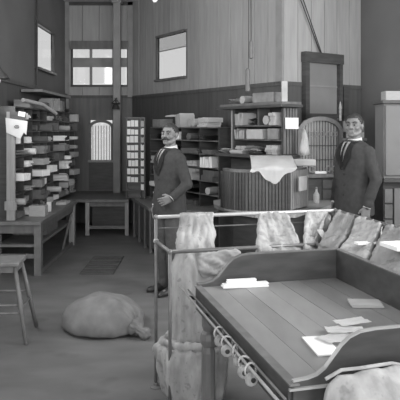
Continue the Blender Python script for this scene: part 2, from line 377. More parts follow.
# mail: each bundle, box or row of letters is a thing of its own
KINDS = {
 'letter_bundle': ('tied bundle of letters', 'letter bundle', 'letters'),
 'parcel': ('small wrapped parcel', 'parcel', 'manila'),
 'kraft_parcel': ('plain wrapped parcel', 'parcel', 'kraft'),
 'newspaper_roll': ('rolled newspaper', 'newspaper', 'paper_grey'),
 'letter_row': ('row of upright envelopes', 'envelopes', 'letters'),
 'ledger': ('bound ledger', 'book', 'dark_paper'),
 'loose_papers': ('loose folded papers', 'papers', 'paper'),
}
def mail(kind, mt, u, y, z, wd, dp, ht, label, group, rnd, m=None):
    """one item with its base middle-front at (u, y, z) in the case's frame; wd wide, dp deep, ht high"""
    lab, cat, mm = KINDS[kind]; bm = nb(); R = rnd
    q = mt @ Matrix.Translation((u, y+dp/2, z)) @ Matrix.Rotation(R.uniform(-0.2, 0.2), 4, 'Z')
    if kind == 'loose_papers':
        q = q @ Matrix.Rotation(R.uniform(-0.35, 0.35), 4, 'Z'); wd = max(wd, 0.16)
        for i in range(4):
            sx = R.uniform(-0.12, 0.12)*wd; rot = Matrix.Rotation(R.uniform(-0.3, 0.3), 4, 'Z'); cu = R.uniform(0.2, 0.9); ph = R.uniform(0, 3)
            g = [[q @ rot @ Vector((sx+wd*0.8*(a/5-0.5), dp*0.9*(b/6-0.5), 0.002+ht*i/4+cu*ht*0.5*(0.5+0.5*math.sin(a*0.9+ph))+0.3*cu*ht*math.cos(b*0.8+ph)*0.5+ht*0.1)) for a in range(6)] for b in range(7)]
            rows_ = [[bm.verts.new(p_) for p_ in r_] for r_ in g]
            for r0, r1 in zip(rows_, rows_[1:]):
                for a in range(5): bm.faces.new((r0[a], r0[a+1], r1[a+1], r1[a]))
        bmesh.ops.solidify(bm, geom=list(bm.faces), thickness=0.003)
    elif kind in ('letter_bundle', 'ledger'):
        n = 4 if kind != 'ledger' else 2; h = 0
        for i in range(n):
            hh = ht/n; s = R.uniform(0.88, 1.0); sx = R.uniform(-0.12, 0.12)*wd; sy = R.uniform(-0.14, 0.04)*dp
            box(bm, -wd*s/2+sx, wd*s/2+sx, -dp*s/2+sy, dp*s/2+sy, h, h+hh*0.96, q); h += hh*0.96
        if kind == 'letter_bundle': box(bm, -0.004, 0.004, -dp*0.53, dp*0.53, -0.0, ht*1.0, q)
    elif kind == 'letter_row':
        n = max(3, int(wd/0.022)); x = -wd/2
        for i in range(n):
            tl = Matrix.Translation((x, 0, 0)) @ Matrix.Rotation(R.uniform(-0.16, 0.16), 4, 'Y')
            box(bm, 0, wd/n*0.7, -dp/2, dp/2*R.uniform(0.8, 1), 0.002, ht*R.uniform(0.75, 1.0), q @ tl); x += wd/n
    elif kind == 'newspaper_roll':
        r = min(ht, wd)/2
        for k in range(1 if wd < 1.5*ht else 2):
            xx = (-wd/4 if k == 0 and wd >= 1.5*ht else (wd/4 if k else 0))
            tube(bm, [q @ Vector((xx, -dp/2, r)), q @ Vector((xx, 0, r*1.02)), q @ Vector((xx, dp/2, r))], [r*0.96, r, r*0.9], 10)
    else:
        box(bm, -wd/2, wd/2, -dp/2, dp/2, 0, ht, q)
        bmesh.ops.bevel(bm, geom=list(bm.edges), offset=min(ht, wd)*0.06, segments=1, affect='EDGES')
        box(bm, -wd/2-0.001, wd/2+0.001, -0.006, 0.006, -0.0, ht+0.0015, q)
    return solo(kind if kind != 'kraft_parcel' else 'parcel', bm, m or mm, label, cat, group)
def fill(mt, rows, cols, rh, cw, z0, dp, case_words, end_words, group, rnd, density=0.85, out=0.06, skip=(), kinds=None):
    kinds = kinds or ['letter_bundle']*4+['parcel']*2+['kraft_parcel']*2+['newspaper_roll']*3+['letter_row']*3+['ledger']*2+['loose_papers']*4
    for r in range(rows):
        for k in range(cols):
            if (r, k) in skip or rnd.random() > density: continue
            kd = rnd.choice(kinds)
            wd = cw*rnd.uniform(0.28, 0.84); ht = rh*rnd.uniform(0.3, 0.86)
            if kd == 'newspaper_roll': wd = rh*0.55; ht = rh*0.55
            if kd == 'loose_papers': ht = rh*0.4; wd = cw*0.7
            d = dp*rnd.uniform(0.75, 1.0); prot = out*rnd.uniform(-0.2, 1.0)*(0.15 if r == 0 else 1)
            d = min(d+max(prot, 0), dp-0.025+prot)
            lab = f"{KINDS[kd][0]}, {ORD[rows-1-r]} shelf down, {ORD[k]} bay from {end_words}"
            mail(kd, mt, (k+0.5)*cw+rnd.uniform(-0.05, 0.05)*cw, -prot, z0+r*rh+0.0085, wd, d, ht, lab, group, rnd,
                 m=(rnd.choice(['letters', 'manila', 'paper_grey', 'paper', 'dark_paper', 'dark_paper', 'paper']) if kd in ('letter_bundle', 'letter_row') else rnd.choice([None, None, 'kraft', 'dark_paper', 'dark_paper', 'paper', 'paper_grey'])))
rnd = random.Random(21)
mtL = frame2((-2.15, 6.98), (-2.15, 10.28))     # y axis of this frame points to -X (into the wall)
case, rh, cw = pigeon_case('sorting_case', 'tall wooden pigeonhole sorting case stuffed with mail along the dark wall', mtL, 3.3, 0.26, 0.636, 1.96, 9, 9, m='dark_wood', loc=(-2.28, 8.6, 0.636))
part('end_post', bbox(-0.035, -0.004, -0.005, 0.09, 0.64, 1.90, mtL), 'light_wood', case)
part('post_cap', bbox(-0.045, -0.004, -0.02, 0.11, 0.76, 0.86, mtL), 'light_wood', case)
fill(mtL, 9, 9, rh, cw, 0.636, 0.26, 'sorting case', 'the calendar', 'mail in the pigeonholes beside the calendar', rnd, 0.86, 0.15)
# things lying on top of that case
def top_item(kind, u, y, wd, dp, ht, label, m=None): mail(kind, mtL, u, y, 1.9685, wd, dp, ht, label, 'mail piled on top of the long sorting case', rnd, m)
top_item('kraft_parcel', 0.75, 0.02, 0.4, 0.2, 0.10, 'low grey parcel on top of the long sorting case behind the calendar')
top_item('parcel', 2.45, 0.0, 0.34, 0.22, 0.17, 'squat parcel on top of the long sorting case near the back wall', 'kraft')
top_item('letter_row', 2.0, 0.0, 0.36, 0.2, 0.20, 'upright envelopes standing on top of the long sorting case', 'manila')
top_item('ledger', 1.5, 0.0, 0.36, 0.24, 0.11, 'dark ledgers stacked on top of the long sorting case')
top_item('loose_papers', 2.85, 0.0, 0.3, 0.2, 0.06, 'loose papers on top of the long sorting case beside the back wall', 'paper_grey')
solo('paper_roll', tube(nb(), [(-2.17, 7.35, 2.045), (-2.06, 7.85, 2.01), (-1.98, 8.25, 1.90)], 0.024, 10), 'manila', 'long pale paper roll jutting out from the top of the sorting case', 'paper roll')
bpy.data.objects['paper_roll'].location.z += 0.012
solo('plank', bbox(-2.40, -2.12, 8.05, 9.85, 2.20, 2.235), 'kraft', 'long thin board laid across the parcels on top of the sorting case', 'board')
# calendar pinned to the near end of the case
cal = thing('calendar', 'white calendar sheet with a round emblem pinned to the end of the sorting case', 'calendar', (-2.1, 6.92, 1.58))
ply = [(-2.245, 1.83), (-1.985, 1.79), (-2.0, 1.63), (-2.03, 1.66), (-2.07, 1.585), (-2.235, 1.66)]
part('sheet', prism(nb(), ply, lambda u, v, d: (u, d-0.06*(u+2.2), v), 6.922, 6.925), 'calendar', cal)
me_ = nb(); tube(me_, [(-2.11+0.024*math.cos(a), 6.912-0.06*0.09, 1.725+0.016*math.sin(a)) for a in [2*PI*i/18 for i in range(18)]], 0.004, 5, closed=True)
part('emblem', me_, 'dark_paper', cal)
part('emblem_centre', ellipsoid(nb(), (-2.11, 6.914-0.005, 1.725), (0.01, 0.002, 0.008), 8), 'kraft', cal)
solo('index_card', bbox(-2.10, -2.02, 6.93, 6.936, 1.845, 1.90, Matrix.Translation((-2.06, 6.93, 1.87)) @ Matrix.Rotation(0.2, 4, 'Y') @ Matrix.Translation((2.06, -6.93, -1.87))), 'paper', 'small white card stuck above the calendar on the sorting case', 'card')
part('card_holder', bbox(-2.2, -2.015, 6.937, 6.95, 1.80, 1.90), 'dark_wood', case)
# papers on the long desk
for (x, y, wx, wy, h, m, l) in ((-1.98, 7.35, 0.2, 0.14, 0.13, 'manila', 'squat pale box on the desk edge at the foot of the sorting case'),
                                (-1.95, 7.75, 0.05, 0.06, 0.12, 'paper', 'narrow white box standing on the desk below the sorting case'),
                                (-1.95, 8.55, 0.14, 0.3, 0.035, 'paper_grey', 'low stack of greyed papers on the far end of the desk')):
    bm = bbox(x-wx/2, x+wx/2, y-wy/2, y+wy/2, 0.636, 0.636+h, bev=0.004)
    solo('box' if h > 0.05 else 'paper_stack', bm, m, l, 'box' if h > 0.05 else 'papers')
# column standing in front of the back wall
col = thing('column', 'plain square post standing before the back wall beside the arched window', 'post', (-1.46, 10.6, 0.576))
part('shaft', bbox(-1.53, -1.40, 10.54, 10.66, 0.576, CZ-0.02, bev=0.01), 'trim', col)
part('cap', bbox(-1.55, -1.38, 10.52, 10.68, CZ-0.08, CZ), 'trim', col)
# bracket lamp on the column
bl = thing('bracket_lamp', 'small iron lamp bracket fixed to the square post at the back', 'lamp', (-1.46, 10.45, 2.05))
part('arm', tube(nb(), [(-1.46, 10.54, 2.20), (-1.46, 10.42, 2.22), (-1.46, 10.40, 2.16)], 0.012, 6), 'iron', bl)
part('gallery', tube(nb(), [(-1.46+0.07*math.cos(a), 10.40+0.07*math.sin(a), 2.14) for a in [2*PI*i/14 for i in range(14)]], 0.012, 5, closed=True), 'iron', bl)
part('shade', lathe(nb(), [(0.075, 0), (0.05, 0.07), (0.02, 0.1)], (-1.46, 10.40, 2.04), 12), 'iron', bl)
for s in (-1, 1): part('stay', tube(nb(), [(-1.46+0.07*s, 10.40, 2.14), (-1.46-0.02*s, 10.40, 2.24)], 0.009, 5), 'iron', bl)

# --- narrow rack of labels on the desk
lr = thing('label_rack', 'narrow upright rack holding rows of white label slips', 'rack', (-1.0, 9.0, 0.631))
part('back_panel', bbox(-1.13, -0.86, 9.33, 9.35, 0.631, 1.86), 'dark_wood', lr)
for x in (-1.14, -0.925, -0.855): part('stile', bbox(x, x+0.012, 9.22, 9.35, 0.631, 1.86), 'dark_wood', lr)
part('head_rail', bbox(-1.14, -0.843, 9.22, 9.35, 1.86, 1.88), 'dark_wood', lr)
for r in range(9):
    z = 0.76+r*0.122
    part('shelf', bbox(-1.128, -0.855, 9.24, 9.33, z-0.012, z), 'dark_wood', lr)
    for k, (x0, x1) in enumerate(((-1.12+(0.02 if r < 5 else -0.02)*(r % 3 == 0), -0.945), (-0.91, -0.862))):
        if r < 1 and k == 0: continue
        bm = nb(); h = rnd.uniform(0.085, 0.105)
        for q in range(3): box(bm, x0+q*(x1-x0)/3, x0+(q+0.86)*(x1-x0)/3, 9.235-rnd.uniform(0, 0.02), 9.245, z+0.001, z+h*rnd.uniform(0.85, 1))
        solo('label_slips', bm, 'paper' if rnd.random() < 0.85 else 'paper_grey', f"{'narrow' if k else 'wide'} packet of white label slips, {ORD[8-r]} row down in the label rack", 'label slips', 'slips in the label rack')
# --- open shelves along the boarded wall, behind the moustached man
mtS = frame2((-0.79, 9.38), (0.25, 7.84))
case, rh2, cw2 = pigeon_case('open_shelves', 'dark open shelving heaped with mail behind the moustached man', mtS, 1.86, 0.30, 0.632, 1.72, 6, 4, m='dark_wood', loc=(-0.1, 8.4, 0.632), shelves_m='mid_wood')
fill(mtS, 6, 4, rh2, cw2, 0.632, 0.30, 'open shelves', 'the label rack', 'mail on the dark open shelves', rnd, 0.95, 0.08)
for i, (kd, u, wd, ht, l) in enumerate((('newspaper_roll', 1.20, 0.2, 0.12, 'rolled newspapers on top of the dark open shelves'),
        ('letter_bundle', 1.5, 0.28, 0.13, 'heap of pale letters on top of the dark open shelves by the cabinet'),
        ('letter_row', 0.86, 0.2, 0.2, 'upright white files standing on top of the dark open shelves'),
        ('kraft_parcel', 0.22, 0.28, 0.12, 'grey parcel on top of the dark open shelves near the label rack'))):
    mail(kd, mtS, u, 0.0, 1.7285, wd, 0.24, ht, l, 'mail on top of the open shelves', rnd, 'paper_grey' if i in (0, 2) else None)
tl = thing('shelf_lamp', 'small lamp with a flat white shade on a thin stem above the shelves', 'lamp', tuple(mtS @ Vector((0.55, 0.1, 1.7285))))
c = mtS @ Vector((0.55, 0.1, 0))
part('stem', tube(nb(), [(c.x, c.y, 1.729), (c.x, c.y, 1.89)], 0.008, 6), 'iron', tl)
part('foot', lathe(nb(), [(0.04, 0), (0.035, 0.012), (0.01, 0.02)], (c.x, c.y, 1.729), 12), 'iron', tl)
part('shade', lathe(nb(), [(0.13, 0), (0.12, 0.012), (0.03, 0.03)], (c.x, c.y, 1.885), 18), 'porcelain', tl)

# --- counter with the slatted curved front
cn = thing('service_counter', 'dark service counter carrying the curved slatted screen and the crowned cabinet', 'counter', (0.75, 6.9, 0))
cpoly = [(0.16, 7.15), (0.16, 6.75), (0.30, 6.25), (0.55, 5.98), (0.95, 5.98), (1.14, 6.28), (1.62, 6.9), (1.62, 7.55), (1.12, 7.42), (0.70, 7.74)]
part('worktop', prism(nb(), cpoly, lambda u, v, d: (u, v, d), 0.815, 0.85), 'light_wood', cn)
part('base', prism(nb(), [(0.22+0.0, 7.1), (0.22, 6.8), (0.35, 6.33), (0.58, 6.06), (0.92, 6.06), (1.08, 6.32), (1.56, 6.95), (1.56, 7.5), (1.10, 7.38), (0.70, 7.70)], lambda u, v, d: (u, v, d), 0.0, 0.815), 'dark_wood', cn)
sl = thing('slatted_screen', 'curved screen of dark upright slats on the service counter', 'screen', (0.6, 6.5, 0.851))
path = []
for i in range(9):
    a = PI+0.25+(PI/2-0.25)*i/8; path.append((0.56+0.36*math.cos(a)*0.95, 6.50+0.42*math.sin(a)))
path += [(0.66, 6.08), (0.86, 6.10), (0.92, 6.14)]
path2 = [(0.94, 6.18), (1.17, 6.52)]
def resample(pts, step):
    pts = [Vector(p) for p in pts]; out = []; carry = 0
    for p, q in zip(pts, pts[1:]):
        L = (q-p).length; t = carry
        while t < L: out.append((p+(q-p)*(t/L), (q-p).normalized())); t += step
        carry = t-L
    return out
def slat(p, d, z0, z1, w_, m):
    mt = Matrix(((d.x, -d.y, 0, p.x), (d.y, d.x, 0, p.y), (0, 0, 1, 0), (0, 0, 0, 1)))
    part('slat', bbox(-w_/2, w_/2, -0.008, 0.008, z0, z1, mt, bev=0.003), m, sl)
for p, d in resample(path, 0.034): slat(p, d, 0.865, 1.255, 0.027, 'dark_wood' if rnd.random() < 0.7 else 'wainscot')
for p, d in resample(path2, 0.05): slat(p, d, 0.865, 1.265, 0.02, 'light_wood')
inner = [Vector(p) for p in path+path2]
def ribbon(pts, z0, z1, t):
    bm = nb(); pts = [Vector(p) for p in pts]
    for z in (0,):
        L = []; Rr = []
        for i, p in enumerate(pts):
            d = (pts[min(i+1, len(pts)-1)]-pts[max(i-1, 0)]).normalized(); n = Vector((-d.y, d.x))
            L.append(p+n*0.012); Rr.append(p+n*(0.012+t))
        prism(bm, [tuple(v) for v in L]+[tuple(v) for v in Rr[::-1]], lambda u, v, d: (u, v, d), z0, z1)
    return bm
part('backing', ribbon(path+path2, 0.852, 1.255, 0.012), 'dark_wood', sl)
part('top_rail', ribbon([(p[0], p[1]) for p in path+path2], 1.256, 1.285, 0.05), 'mid_wood', sl)
part('bottom_rail', ribbon([(p[0]-0.02, p[1]-0.03) for p in path], 0.852, 0.868, 0.03), 'light_wood', sl)
# ledge and crowned cabinet behind the screen
A = (0.40, 7.72); Bc = (0.955, 6.90); mtC = frame2(A, Bc); LC = math.dist(A, Bc)
cb = thing('crowned_cabinet', 'dark cabinet of cubbyholes with a wide crown moulding above the service counter', 'cabinet', (0.85, 7.3, 0.851))
part('plinth', bbox(0.0, LC, 0.0, 0.22, 0.851, 1.36, mtC), 'dark_wood', cb)
part('ledge', bbox(-0.05, LC+0.06, -0.22, 0.22, 1.36, 1.40, mtC, bev=0.005), 'dark_wood', cb)
part('back_panel', bbox(0, LC, 0.20, 0.22, 1.40, 1.95, mtC), 'dark_wood', cb)
for u, m in ((0.0, 'light_wood'), (0.05, 'dark_wood'), (LC-0.03, 'dark_wood')): part('side_panel', bbox(u, u+0.025, 0.0, 0.20, 1.40, 1.95, mtC), m, cb)
for z in (1.56, 1.73): part('shelf', bbox(0.076, LC-0.03, 0.01, 0.20, z, z+0.015, mtC), 'mid_wood', cb)
part('divider', bbox(0.52, 0.535, 0.01, 0.20, 1.745, 1.95, mtC), 'mid_wood', cb)
part('crown', bbox(-0.22, LC+0.08, -0.10, 0.24, 1.95, 1.985, mtC, bev=0.006), 'dark_wood', cb)
part('crown_fillet', bbox(-0.16, LC+0.05, -0.06, 0.24, 1.985, 2.015, mtC), 'mid_wood', cb)
for i in range(5): part('end_slat', bbox(LC-0.002, LC+0.012, 0.005+i*0.044, 0.036+i*0.044, 1.41, 1.94, mtC), 'mid_wood', cb)
items = [('letter_row', 0.22, 1.746, 0.24, 0.16, 'paper_grey'), ('loose_papers', 0.42, 1.746, 0.14, 0.08, 'kraft'), ('newspaper_roll', 0.72, 1.746, 0.13, 0.13, 'manila'), ('letter_bundle', 0.86, 1.746, 0.14, 0.15, 'paper_grey'),
         ('letter_row', 0.2, 1.576, 0.18, 0.13, 'manila'), ('parcel', 0.50, 1.576, 0.34, 0.12, 'paper_grey'), ('parcel', 0.82, 1.576, 0.18, 0.13, 'kraft'),
         ('letter_bundle', 0.24, 1.4015, 0.25, 0.09, 'manila'), ('loose_papers', 0.52, 1.4015, 0.24, 0.07, 'paper_grey'), ('letter_bundle', 0.80, 1.4015, 0.22, 0.11, 'paper_grey')]
rowname = {1.746: 'top', 1.576: 'middle', 1.4015: 'bottom'}
cnt = {}
for kd, u, z, wd, ht, m in items:
    cnt[z] = cnt.get(z, 0)+1
    mail(kd, mtC, u, -0.03, z, wd*0.9, 0.2, ht, f"{KINDS[kd][0]} in the {rowname[z]} row of the crowned cabinet, {ORD[cnt[z]-1]} along", 'mail in the crowned cabinet', rnd, m)
# on top of the crown
for kd, u, wd, ht, m, l in (('loose_papers', 0.06, 0.3, 0.07, 'paper', 'curled white papers on the crown of the cabinet'), ('newspaper_roll', 0.24, 0.13, 0.1, 'manila', 'rolled newspaper on the crown of the cabinet'), ('parcel', 0.64, 0.36, 0.12, 'kraft', 'long grey box on the crown of the cabinet')):
    mail(kd, mtC, u, -0.02, 2.0155, wd, 0.24, ht, l, 'things on the crown of the cabinet', rnd, m)
bm = nb(); q = mtC @ Vector((LC+0.0, 0.02, 0)); 
solo('carton', bbox(q.x-0.03, q.x+0.035, q.y-0.02, q.y+0.05, 2.0155, 2.25, bev=0.004), 'paper_grey', 'tall narrow white carton standing on the end of the cabinet crown', 'carton')
for kd, u, wd, ht, m, l in (('loose_papers', 0.10, 0.26, 0.05, 'paper', 'loose papers on the ledge of the crowned cabinet nearest the open shelves'), ('letter_bundle', 0.36, 0.22, 0.045, 'manila', 'flat letter bundle on the middle of the cabinet ledge'), ('loose_papers', 0.62, 0.28, 0.05, 'paper_grey', 'greyed papers on the cabinet ledge behind the draped sheets')):
    mail(kd, mtC, u, -0.2, 1.4015, wd, 0.14, ht, l, 'papers on the cabinet ledge', rnd, m)
# papers draped about the counter
def sheet(bm, grid, th=0.003):
    rows = [[bm.verts.new(p) for p in r] for r in grid]
    for a, b in zip(rows, rows[1:]):
        for i in range(len(a)-1): bm.faces.new((a[i], a[i+1], b[i+1], b[i]))
    g = bmesh.ops.solidify(bm, geom=list(bm.faces), thickness=th); return bm
grid = []
for i in range(17):
    t = i/16; r = []
    for k in range(21):
        s = k/20; x = 0.50+0.46*s+0.05*(1-t)
        dr = max(0.03, 0.17*(1-abs(s-0.52)/0.42))+0.012*math.sin(s*23)
        if t < 0.6:
            q = t/0.6; y = 6.64-0.60*q; z = 1.408-0.105*q**1.5+0.012*math.sin(s*9+q*4)*q
        else:
            q = (t-0.6)/0.4; y = 6.04-0.012*math.sin(s*11); z = 1.303-dr*q
        r.append(Vector((x, y, z)))
    grid.append(r)
solo('draped_sheets', sheet(nb(), grid), 'paper', 'large white sheets draped over the top of the slatted screen', 'papers', smooth=True)
q = [(1.0, 6.20), (1.12, 6.38)]
mtP = frame2((0.985, 6.19), (1.12, 6.39))
solo('notice_card', bbox(-0.01, 0.19, -0.045, -0.038, 1.06, 1.21, mtP), 'paper_grey', 'pale card fixed to the light slats of the screen', 'card')
mtE = frame2((0.968, 6.875), (1.14, 6.992))
solo('notice_card', bbox(0.0, 0.20, -0.02, -0.012, 1.70, 1.83, mtE), 'paper', 'white notice card on the end of the crowned cabinet', 'card')
grid = [[Vector((1.155+0.01*math.sin(i)+(0.05+0.075*i/6)*(k/6-0.0), 6.86+0.03*math.sin(k*1.3+i*0.3), 1.70-0.30*i/6)) for k in range(7)] for i in range(7)]
solo('hanging_paper', sheet(nb(), grid), 'paper', 'white paper hanging beside the arched grille', 'paper', smooth=True)
solo('folded_papers', bbox(1.02, 1.30, 6.72, 6.86, 1.285, 1.36, Matrix.Translation((0, 0, 0)), bev=0.01), 'paper_grey', 'thick folded papers lying between the draped sheets and the grille', 'papers')

# --- arched teller grille on the return wall
gr = thing('teller_grille', 'arched teller window with upright bars and scrolled ironwork', 'grille', (1.43, 7.3, 1.15))
G0 = Vector((1.44, 7.22)); dG = Vector((0.96, 0.28)).normalized()
fng = lambda u, v, d: (G0.x+dG.x*u+dG.y*d, G0.y+dG.y*u-dG.x*d, 1.17+v)
part('frame', arch_frame(nb(), 0.50, 0.50, 0.63, 0.05, fng, -0.03, 0.03), 'mid_wood', gr)
for i in range(13):
    u = -0.228+i*0.038; top = 0.50+0.13*math.sqrt(max(0, 1-(u/0.25)**2))
    part('bar', tube(nb(), [fng(u, 0.0, 0), fng(u, top, 0)], 0.0055, 6), 'iron', gr)
for v in (0.16, 0.33): part('crossbar', tube(nb(), [fng(-0.25, v, 0.008), fng(0.25, v, 0.008)], 0.004, 6), 'iron', gr)
for i in range(6):
    c = -0.2+i*0.08; pts = [fng(c+0.03*math.cos(a), 0.47+0.03*math.sin(a), 0.012) for a in [2*PI*j/12 for j in range(12)]]
    part('scroll', tube(nb(), pts, 0.005, 5, closed=True), 'metal_grey', gr)
for s in (-1, 1):
    for k in (0, 1):
        c = s*(0.20-0.09*k); pts = [fng(c+0.035*math.cos(a), 0.05+0.035*math.sin(a), 0.014) for a in [2*PI*j/12 for j in range(12)]]
        part('scroll', tube(nb(), pts, 0.007, 5, closed=True), 'brass', gr)
part('pane', prism(nb(), arch_poly(0.50, 0.50, 0.63), fng, -0.028, -0.022), 'lobby_backdrop', gr)  # opaque backdrop painted pale as the bright lobby; no opening is cut
part('sill', prism(nb(), [(-0.29, -0.045), (0.30, -0.045), (0.30, 0.0), (-0.29, 0.0)], fng, -0.05, 0.12), 'mid_wood', gr)
part('base_cabinet', prism(nb(), [(-0.30, -0.318), (0.30, -0.318), (0.30, -0.046), (-0.30, -0.046)], fng, -0.06, 0.06), 'dark_wood', gr)
for k in range(2): part('drawer_front', prism(nb(), [(0.0, -0.30+k*0.12), (0.28, -0.30+k*0.12), (0.28, -0.20+k*0.12), (0.0, -0.20+k*0.12)], fng, 0.061, 0.075), 'wainscot', gr)
p = fng(-0.10, 0, 0.11)
solo('paper_slip', bbox(p[0]-0.02, p[0]+0.12, p[1]-0.0, p[1]+0.05, 1.171, 1.20, bev=0.004), 'paper', 'small white box on the sill of the arched grille', 'box')
bt = thing('bottle', 'small pale bottle standing on the counter below the arched grille', 'bottle', (1.33, 6.86, 0.851))
part('body', lathe(nb(), [(0.032, 0), (0.035, 0.01), (0.035, 0.10), (0.014, 0.135), (0.014, 0.16)], (1.33, 6.86, 0.8515), 12), 'manila', bt, smooth=True)
part('stopper', lathe(nb(), [(0.012, 0), (0.018, 0.012), (0.012, 0.025)], (1.33, 6.86, 1.0115), 10), 'kraft', bt)
# big dark-framed panel above the grille
fp = thing('framed_panel', 'large dark framed panel hung above the arched grille', 'frame', (1.5, 7.75, 1.9))
u0, u1 = 0.30, 0.98
part('panel', bbox(u0+0.06, u1-0.06, -0.045, -0.03, 1.86, 2.58, WRm), 'pane_grey', fp)
part('stile', bbox(u0, u0+0.07, -0.10, -0.025, 1.80, 2.68, WRm), 'dark_wood', fp); part('stile', bbox(u1-0.06, u1, -0.10, -0.025, 1.80, 2.68, WRm), 'dark_wood', fp)
part('head', bbox(u0-0.01, u1+0.01, -0.11, -0.025, 2.56, 2.69, WRm), 'dark_wood', fp); part('foot', bbox(u0, u1, -0.10, -0.025, 1.80, 1.90, WRm), 'dark_wood', fp)
part('mid_rail', bbox(u0+0.07, u1-0.06, -0.055, -0.045, 2.25, 2.27, WRm), 'trim', fp)
part('side_pilaster', bbox(u1+0.03, u1+0.12, -0.09, -0.025, 1.2, 2.27, WRm), 'dark_wood', fp)
# gas jet
gj = thing('gas_jet', 'slender pale gas jet beside the framed panel', 'lamp', (1.69, 7.3, 1.80))
g = fng(0.25, 0.64, 0.05)
part('stem', tube(nb(), [(g[0]-0.0, g[1], 1.80), (g[0], g[1], 1.93)], 0.016, 8), 'brass', gj); part('burner', lathe(nb(), [(0.012, 0), (0.02, 0.02), (0.006, 0.10)], (g[0], g[1], 1.93), 10), 'manila', gj)
part('bracket', tube(nb(), [(g[0], g[1], 1.82), (g[0]+0.04, g[1]+0.3, 1.82)], 0.012, 6), 'brass', gj)
# cords
cw_ = thing('weighted_cord', 'pair of counterweights on a cord hanging from the ceiling above the crowned cabinet', 'weights', (0.60, 7.2, 2.0))
part('cord', tube(nb(), [(0.605, 7.1, 2.75), (0.60, 7.1, CZ)], 0.006, 5), 'iron', cw_); part('cord', tube(nb(), [(0.575, 7.1, 2.42), (0.58, 7.1, CZ)], 0.005, 5), 'iron', cw_)
part('weight', lathe(nb(), [(0.012, 0), (0.025, 0.01), (0.025, 0.20), (0.012, 0.22)], (0.605, 7.1, 2.53), 12), 'lead_dark', cw_)
part('weight', lathe(nb(), [(0.014, 0), (0.028, 0.01), (0.028, 0.26), (0.014, 0.28)], (0.565, 7.1, 2.14), 12), 'lead_dark', cw_)
for k in range(2):
    z0_ = 2.69; bm = tube(nb(), [WRm @ Vector((0.60+0.02*k, -0.06, z0_)), WRm @ Vector((0.12+0.06*k, -0.05, 3.6)), WRm @ Vector((0.0+0.07*k, -0.05, 3.98))], 0.007, 5)
    solo('wire', bm, 'iron', ['thin wire slanting up the boards from the dark framed panel, upper of two', 'thin wire slanting up the boards from the dark framed panel, lower of two'][k], 'wire', 'wires above the framed panel')
solo('conduit', tube(nb(), [(-2.405, 8.85, 2.34), (-2.405, 8.85, CZ-0.005)], 0.014, 8), 'iron', 'thin dark conduit running up the wall beside the high window', 'conduit')
pl = thing('pendant_lamp', 'dark conical lamp shade hanging over the near end of the sorting case', 'lamp', (-1.99, 5.9, 2.2))
part('cord', tube(nb(), [(-1.99, 5.9, 2.34), (-1.99, 5.9, CZ)], 0.005, 5), 'iron', pl)
part('shade', lathe(nb(), [(0.115, 0), (0.118, 0.012), (0.05, 0.09), (0.025, 0.13), (0.02, 0.16)], (-1.99, 5.9, 2.19), 24), 'iron', pl, smooth=True)
part('bulb', ellipsoid(nb(), (-1.99, 5.9, 2.18), (0.03, 0.03, 0.04), 12), 'bulb', pl, smooth=True)
pb = thing('pendant_bulb', 'bare glass bulb hanging from the ceiling before the boarded wall', 'lamp', (-0.45, 6, 2.97))
part('cord', tube(nb(), [(-0.45, 6, 3.12), (-0.45, 6, CZ)], 0.005, 5), 'iron', pb); part('socket', lathe(nb(), [(0.02, 0), (0.022, 0.06), (0.008, 0.08)], (-0.45, 6, 3.05), 10), 'iron', pb)
part('bulb', ellipsoid(nb(), (-0.45, 6, 3.01), (0.03, 0.03, 0.045), 14), 'bulb', pb, smooth=True)

# --- pale cupboard at the side, behind the clean-shaven man
cu = thing('pale_cupboard', 'pale panelled cupboard with a dark cornice behind the clean-shaven man', 'cupboard', (2.3, 6.75, 0))
part('upper_body', bbox(2.02, 2.75, 6.6, 6.92, 1.16, 1.98), 'cupboard', cu)
part('door', bbox(2.035, 2.36, 6.575, 6.6, 1.19, 1.96, bev=0.006), 'cupboard', cu); part('door', bbox(2.375, 2.73, 6.575, 6.6, 1.19, 1.96, bev=0.006), 'cupboard', cu)
part('cornice', bbox(1.99, 2.78, 6.54, 6.92, 1.98, 2.015, bev=0.004), 'dark_wood', cu)
part('ledge', bbox(1.99, 2.78, 6.5, 6.92, 1.12, 1.16, bev=0.004), 'dark_wood', cu)
part('lower_body', bbox(2.02, 2.75, 6.62, 6.92, 0.0, 1.12), 'dark_wood', cu)
part('lower_panel', bbox(2.13, 2.72, 6.58, 6.62, 0.06, 1.05, bev=0.006), 'cupboard', cu)
for k in range(3): part('drawer_front', bbox(2.03, 2.115, 6.59, 6.62, 0.55+k*0.17, 0.70+k*0.17), 'mid_wood', cu)
solo('carton', bbox(2.05, 2.23, 6.62, 6.8, 2.016, 2.12, bev=0.005), 'manila', 'pale carton on top of the pale cupboard', 'carton')
sh = thing('wall_shelf', 'short bracket shelf between the arched grille and the pale cupboard', 'shelf', (1.83, 7.4, 1.58))
part('board', bbox(1.72, 2.02, 7.25, 7.72, 1.56, 1.59), 'mid_wood', sh); part('bracket', bbox(1.86, 1.89, 7.30, 7.72, 1.44, 1.56), 'iron', sh)
solo('ledger', bbox(1.78, 2.0, 7.3, 7.55, 1.591, 1.66, bev=0.006), 'paper_grey', 'light ruled ledger on the bracket shelf by the pale cupboard', 'book')
solo('ledger', bbox(1.74, 2.0, 7.3, 7.55, 1.661, 1.80, bev=0.006), 'kraft', 'thick dull ledger on top of the ruled ledger by the pale cupboard', 'book')
